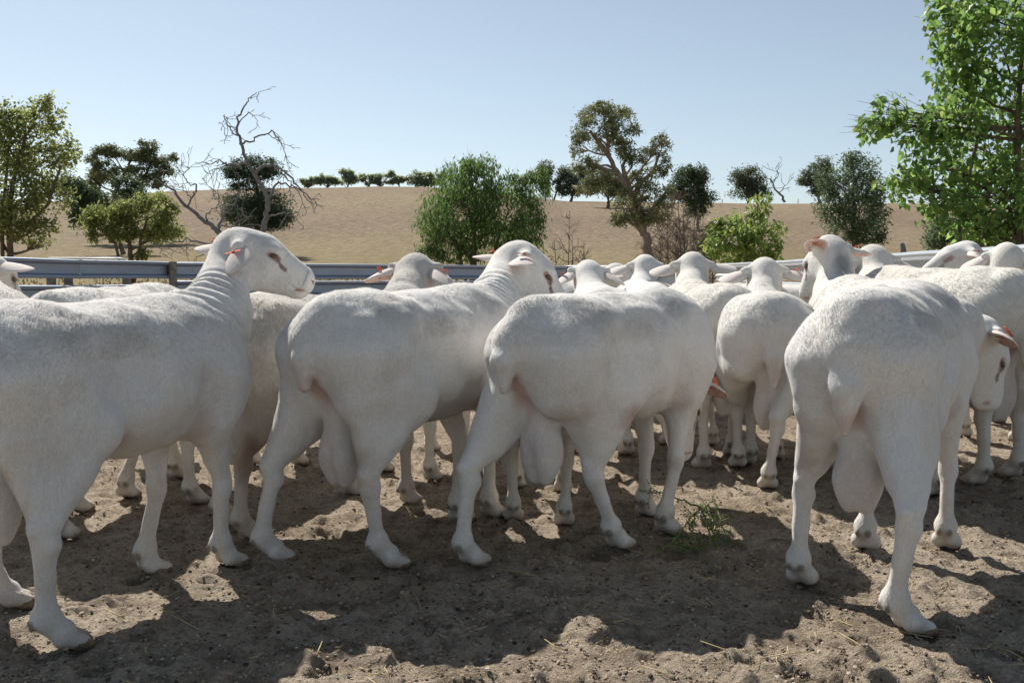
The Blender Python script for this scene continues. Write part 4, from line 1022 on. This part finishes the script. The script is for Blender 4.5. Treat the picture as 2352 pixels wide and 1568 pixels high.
for i, (px, w_, h_, lab) in enumerate([(712, 22, 14, 'small pale tree at the left end of the row along the hill crest'), (752, 20, 18, 'second small tree from the left in the row on the hill crest'), (803, 24, 22, 'rounded tree third from the left in the row on the hill crest'),
        (850, 17, 17, 'narrow tree fourth from the left in the row on the hill crest'), (880, 22, 20, 'leafy tree fifth from the left in the row on the hill crest'), (918, 18, 14, 'low tree sixth from the left in the row on the hill crest'), (955, 28, 22, 'broad tree near the right end of the row on the hill crest'), (990, 22, 20, 'last tree of the crest row beside the round bush tree')]):
    r = np.random.default_rng(i+50); yb = 431
    bl = [(px+(r.random()-.5)*w_*2.3, yb-h_*(.45+1.25*r.random()), w_*(.26+.30*r.random()), h_*(.16+.22*r.random())) for _ in range(12)]
    tree('tree', lab, px, 212, bl, 'leaf_hazy', 1900, .55, r0=.2, seed=60+i, sub=7, subr=.30, asp=.4, group='trees along the hill crest', limbseg=5)
tree('shrub', 'dark green bush on the field below the big right tree', 2195, 40,
     [(2180, 530, 50, 34), (2230, 520, 50, 40), (2150, 550, 30, 22), (2290, 530, 60, 40)], 'leaf_blue', 9000, .15, r0=.06, seed=17, sub=16, subr=.25, asp=.35, cat='bush')
tree('shrub', 'small dark bush behind the brown dry thicket', 1640, 34, [(1640, 545, 24, 24), (1625, 570, 22, 22), (1632, 515, 12, 12)], 'leaf_dark', 3000, .12, r0=.04, seed=18, sub=10, subr=.28, asp=.35, cat='bush')

# --- bare and dead ones
def polyw(pts_, D, rg, amp, dz=0):
    P = np.array([pt(x, y, D+dz*(i/max(1, len(pts_)-1))) for i, (x, y) in enumerate(pts_)]); n = len(P); t = np.linspace(0, n-1, (n-1)*4+1)
    Q = np.stack([np.interp(t, range(n), P[:, i]) for i in range(3)], 1); Q[1:-1] += rg.normal(size=(len(Q)-2, 3))*amp; return Q
def dead_tree(name, label, D, lines, seed, mat, twig_n=60, twig_L=.9, cat='dead tree', amp=.03, org_px=None, depth=2, minr=.007, dirdown=0.0):
    rg = np.random.default_rng(seed); x0 = (org_px-1176)/FPX*D; z0 = ground_at(x0, D); org = np.array([x0, D, z0]); root = thing(name, label, cat, tuple(org))
    tb = MB(); bt = MB()
    for li, (pl, ra, rb, dz) in enumerate(lines):
        Q = polyw(pl, D, rg, amp*(.5 if li == 0 else 1), dz); (tb if li == 0 else bt).tube(Q, np.linspace(ra*.8, rb*.75, len(Q)), 8 if ra > .05 else 5)
        if li > 0:
            k = max(1, int(twig_n*len(pl)/30))
            for _ in range(k):
                i = int(rg.integers(len(Q)//3, len(Q))); v = Q[i]-Q[i-1]; v /= np.linalg.norm(v); q = rg.normal(size=3)*np.array([1, .7, 1]); q /= np.linalg.norm(q)
                grow(bt, Q[i], v*.6+q*.8+np.array([0, 0, -dirdown]), twig_L*(.4+.8*rg.random()), max(minr, rb*.7), depth-1, rg, .45, 2, -.03 if dirdown else .02, minr, .6, 4)
    tb.build('trunk', M[mat], root, org); bt.build('branches', M[mat], root, org)
    return root
dead_tree('dead_tree', 'tall grey dead tree with bare twisting branches against the sky', 44,
    [([(598, 545), (612, 500), (616, 465), (608, 440), (588, 405), (572, 380), (560, 352), (553, 325), (545, 300), (548, 270), (562, 245), (572, 225), (590, 213)], .16, .02, 0),
     ([(553, 318), (532, 300), (520, 285), (514, 262), (526, 282), (541, 305)], .045, .012, .5),
     ([(545, 300), (528, 290), (515, 300), (520, 320)], .035, .01, -.4),
     ([(550, 330), (575, 325), (600, 310), (625, 302), (640, 320), (655, 350), (662, 385)], .06, .012, .8),
     ([(610, 308), (630, 318), (648, 330)], .03, .01, .3),
     ([(548, 285), (570, 258), (585, 268), (598, 295)], .035, .01, .3),
     ([(570, 375), (545, 382), (520, 375), (500, 372), (480, 375), (455, 375)], .08, .012, -.8),
     ([(525, 380), (500, 388), (480, 400), (465, 412)], .04, .01, -.5),
     ([(585, 400), (605, 380), (635, 385), (660, 400), (685, 425), (710, 455), (735, 460)], .10, .014, -1.0),
     ([(645, 392), (665, 420), (690, 450), (700, 480)], .05, .012, -.5),
     ([(615, 470), (622, 440), (640, 420), (670, 425), (695, 440), (715, 470), (725, 490)], .08, .012, 1.0),
     ([(616, 500), (650, 490), (680, 500), (698, 525)], .05, .012, .6),
     ([(572, 225), (585, 222), (600, 212)], .02, .008, 0)], 21, 'bark_dead', 26, .62, org_px=598, amp=.05, dirdown=.25, minr=.012)
dead_tree('dead_tree', 'low leaning dead grey tree with spiky branches left of the tall dead tree', 40,
    [([(560, 575), (520, 548), (500, 530), (480, 515), (450, 495), (420, 465), (400, 440), (375, 422), (355, 410)], .17, .02, 0),
     ([(500, 535), (508, 505), (515, 480), (540, 462), (560, 430)], .08, .015, .6), ([(430, 475), (440, 450), (420, 432), (405, 425)], .05, .012, .5), ([(440, 455), (447, 430), (430, 420), (425, 400), (432, 385)], .05, .012, -.4),
     ([(505, 540), (470, 560), (430, 550), (390, 556), (345, 560), (400, 575)], .06, .012, -.6), ([(500, 528), (540, 515), (570, 500)], .05, .012, .5), ([(518, 545), (510, 565), (450, 590)], .07, .02, -.3),
     ([(478, 512), (475, 490), (500, 470), (490, 445)], .05, .012, .3), ([(530, 555), (545, 530), (560, 520)], .05, .012, .2)], 22, 'bark_dead', 60, .95, org_px=560, amp=.05, minr=.010)
dead_tree('dead_tree', 'black bare crooked tree on the crest beside the dark round gum', 202,
    [([(1802, 465), (1797, 450), (1780, 435), (1775, 420), (1770, 405)], .35, .08, 0), ([(1775, 415), (1790, 400), (1785, 392)], .14, .06, 0), ([(1790, 445), (1800, 430), (1805, 425)], .14, .06, 0), ([(1775, 420), (1760, 405), (1750, 395)], .14, .06, 0)], 23, 'bark_dead', 40, 3.2, org_px=1802, amp=.12, minr=.05)
def thicket(name, label, D, stems, seed, L=.8, n=22, amp=.02, mat='twig', r0=.03, depth=2):
    rg = np.random.default_rng(seed); x0 = (stems[0][0]-1176)/FPX*D; z0 = ground_at(x0, D); org = np.array([x0, D, z0]); root = thing(name, label, 'bare shrub', tuple(org)); tb = MB(); bt = MB()
    for (px, top, n_) in stems:
        dz = (rg.random()-.5)*1.2; x = (px-1176)/FPX*(D+dz); T = pt(px+(rg.random()-.5)*12, top, D+dz); B = np.array([x, D+dz, z0-.1]); t = np.linspace(0, 1, 12)[:, None]
        P = B*(1-t)+T*t; P[1:] += np.cumsum(rg.normal(size=(11, 3))*amp*.5, 0); tb.tube(P, np.linspace(r0, .006, 12), 5)
        for _ in range(n_):
            i = int(rg.integers(1, 11)); a = rg.random()*6.28; d = np.array([math.cos(a), math.sin(a)*.8, .55+.3*rg.random()])
            grow(bt, P[i], d, L*(1.15-i/12)*(.5+.6*rg.random()), .008, depth, rg, .30, 3, .04, .0045, .62, 3)
    tb.build('stem', M[mat], root, org); bt.build('twigs', M[mat], root, org); return root
thicket('bare_shrub', 'brown leafless thicket standing right of the tall eucalyptus trunk', 30, [(1562, 440, 60), (1535, 480, 46), (1590, 500, 46), (1515, 520, 40), (1605, 540, 40), (1575, 470, 46), (1495, 545, 30), (1550, 500, 44)], 31, .85, depth=2)
thicket('bare_shrub', 'thin brown leafless saplings in front of the dry field left of the eucalyptus', 28, [(1309, 482, 20), (1318, 540, 16), (1275, 545, 12), (1260, 560, 10), (1335, 560, 22), (1350, 575, 20)], 32, .75, depth=1, r0=.022)

# --- green weed pulled over the hoof of the centre ram
rg = np.random.default_rng(41); o = gp(1600, 1235); root = thing('weed', 'torn green weed with small leaves lying at the hoof of the walking ram', 'weed', (o[0], o[1], 0)); org = (o[0], o[1], 0)
st = MB(); LV = []
def wp(px, py, h): q = gp(px, py); d = ray(px, py); t = (CAM_H-h)/-d[2]; return np.array([0, 0, CAM_H])+d*t
lines = [[(1500, 1275, .01), (1540, 1248, .03), (1580, 1200, .07), (1610, 1165, .09), (1640, 1150, .10)], [(1610, 1165, .09), (1560, 1145, .10), (1510, 1130, .11), (1470, 1125, .11)],
         [(1610, 1165, .09), (1625, 1210, .05), (1640, 1260, .02)], [(1580, 1200, .07), (1600, 1250, .03), (1612, 1290, .01)], [(1640, 1150, .10), (1655, 1190, .06), (1665, 1240, .02)], [(1545, 1245, .03), (1570, 1250, .04), (1590, 1262, .02)], [(1600, 1175, .085), (1590, 1215, .05), (1570, 1265, .02)], [(1625, 1160, .09), (1638, 1215, .04), (1655, 1275, .012)]]
for l in lines:
    P = np.array([wp(*q) for q in l]); t = np.linspace(0, len(P)-1, len(P)*5); Q = np.stack([np.interp(t, range(len(P)), P[:, i]) for i in range(3)], 1); Q[1:-1] += rg.normal(size=(len(Q)-2, 3))*.003
    st.tube(Q, np.linspace(.0035, .0015, len(Q)), 5)
    for _ in range(9):
        i = int(rg.integers(2, len(Q))); b = Q[i]; e = b+rg.normal(size=3)*np.array([.035, .03, .025]); e[2] = max(e[2], .012); st.tube([b, (b+e)/2+rg.normal(size=3)*.004, e], [.0014, .0011, .0008], 3, cap=False)
        for _ in range(7): f_ = rg.random(); LV.append(b*(1-f_)+e*f_+rg.normal(size=3)*.005)
st.build('stem', M['weedstem'], root, org)
V_, F_ = leaves(np.array(LV), .011, rg, .1, .5); mesh_from('leaves', V_, F_, M['weed'], root, org, smooth_sh=False, attrs={'tone': np.repeat(rg.random(len(LV)), 4)})
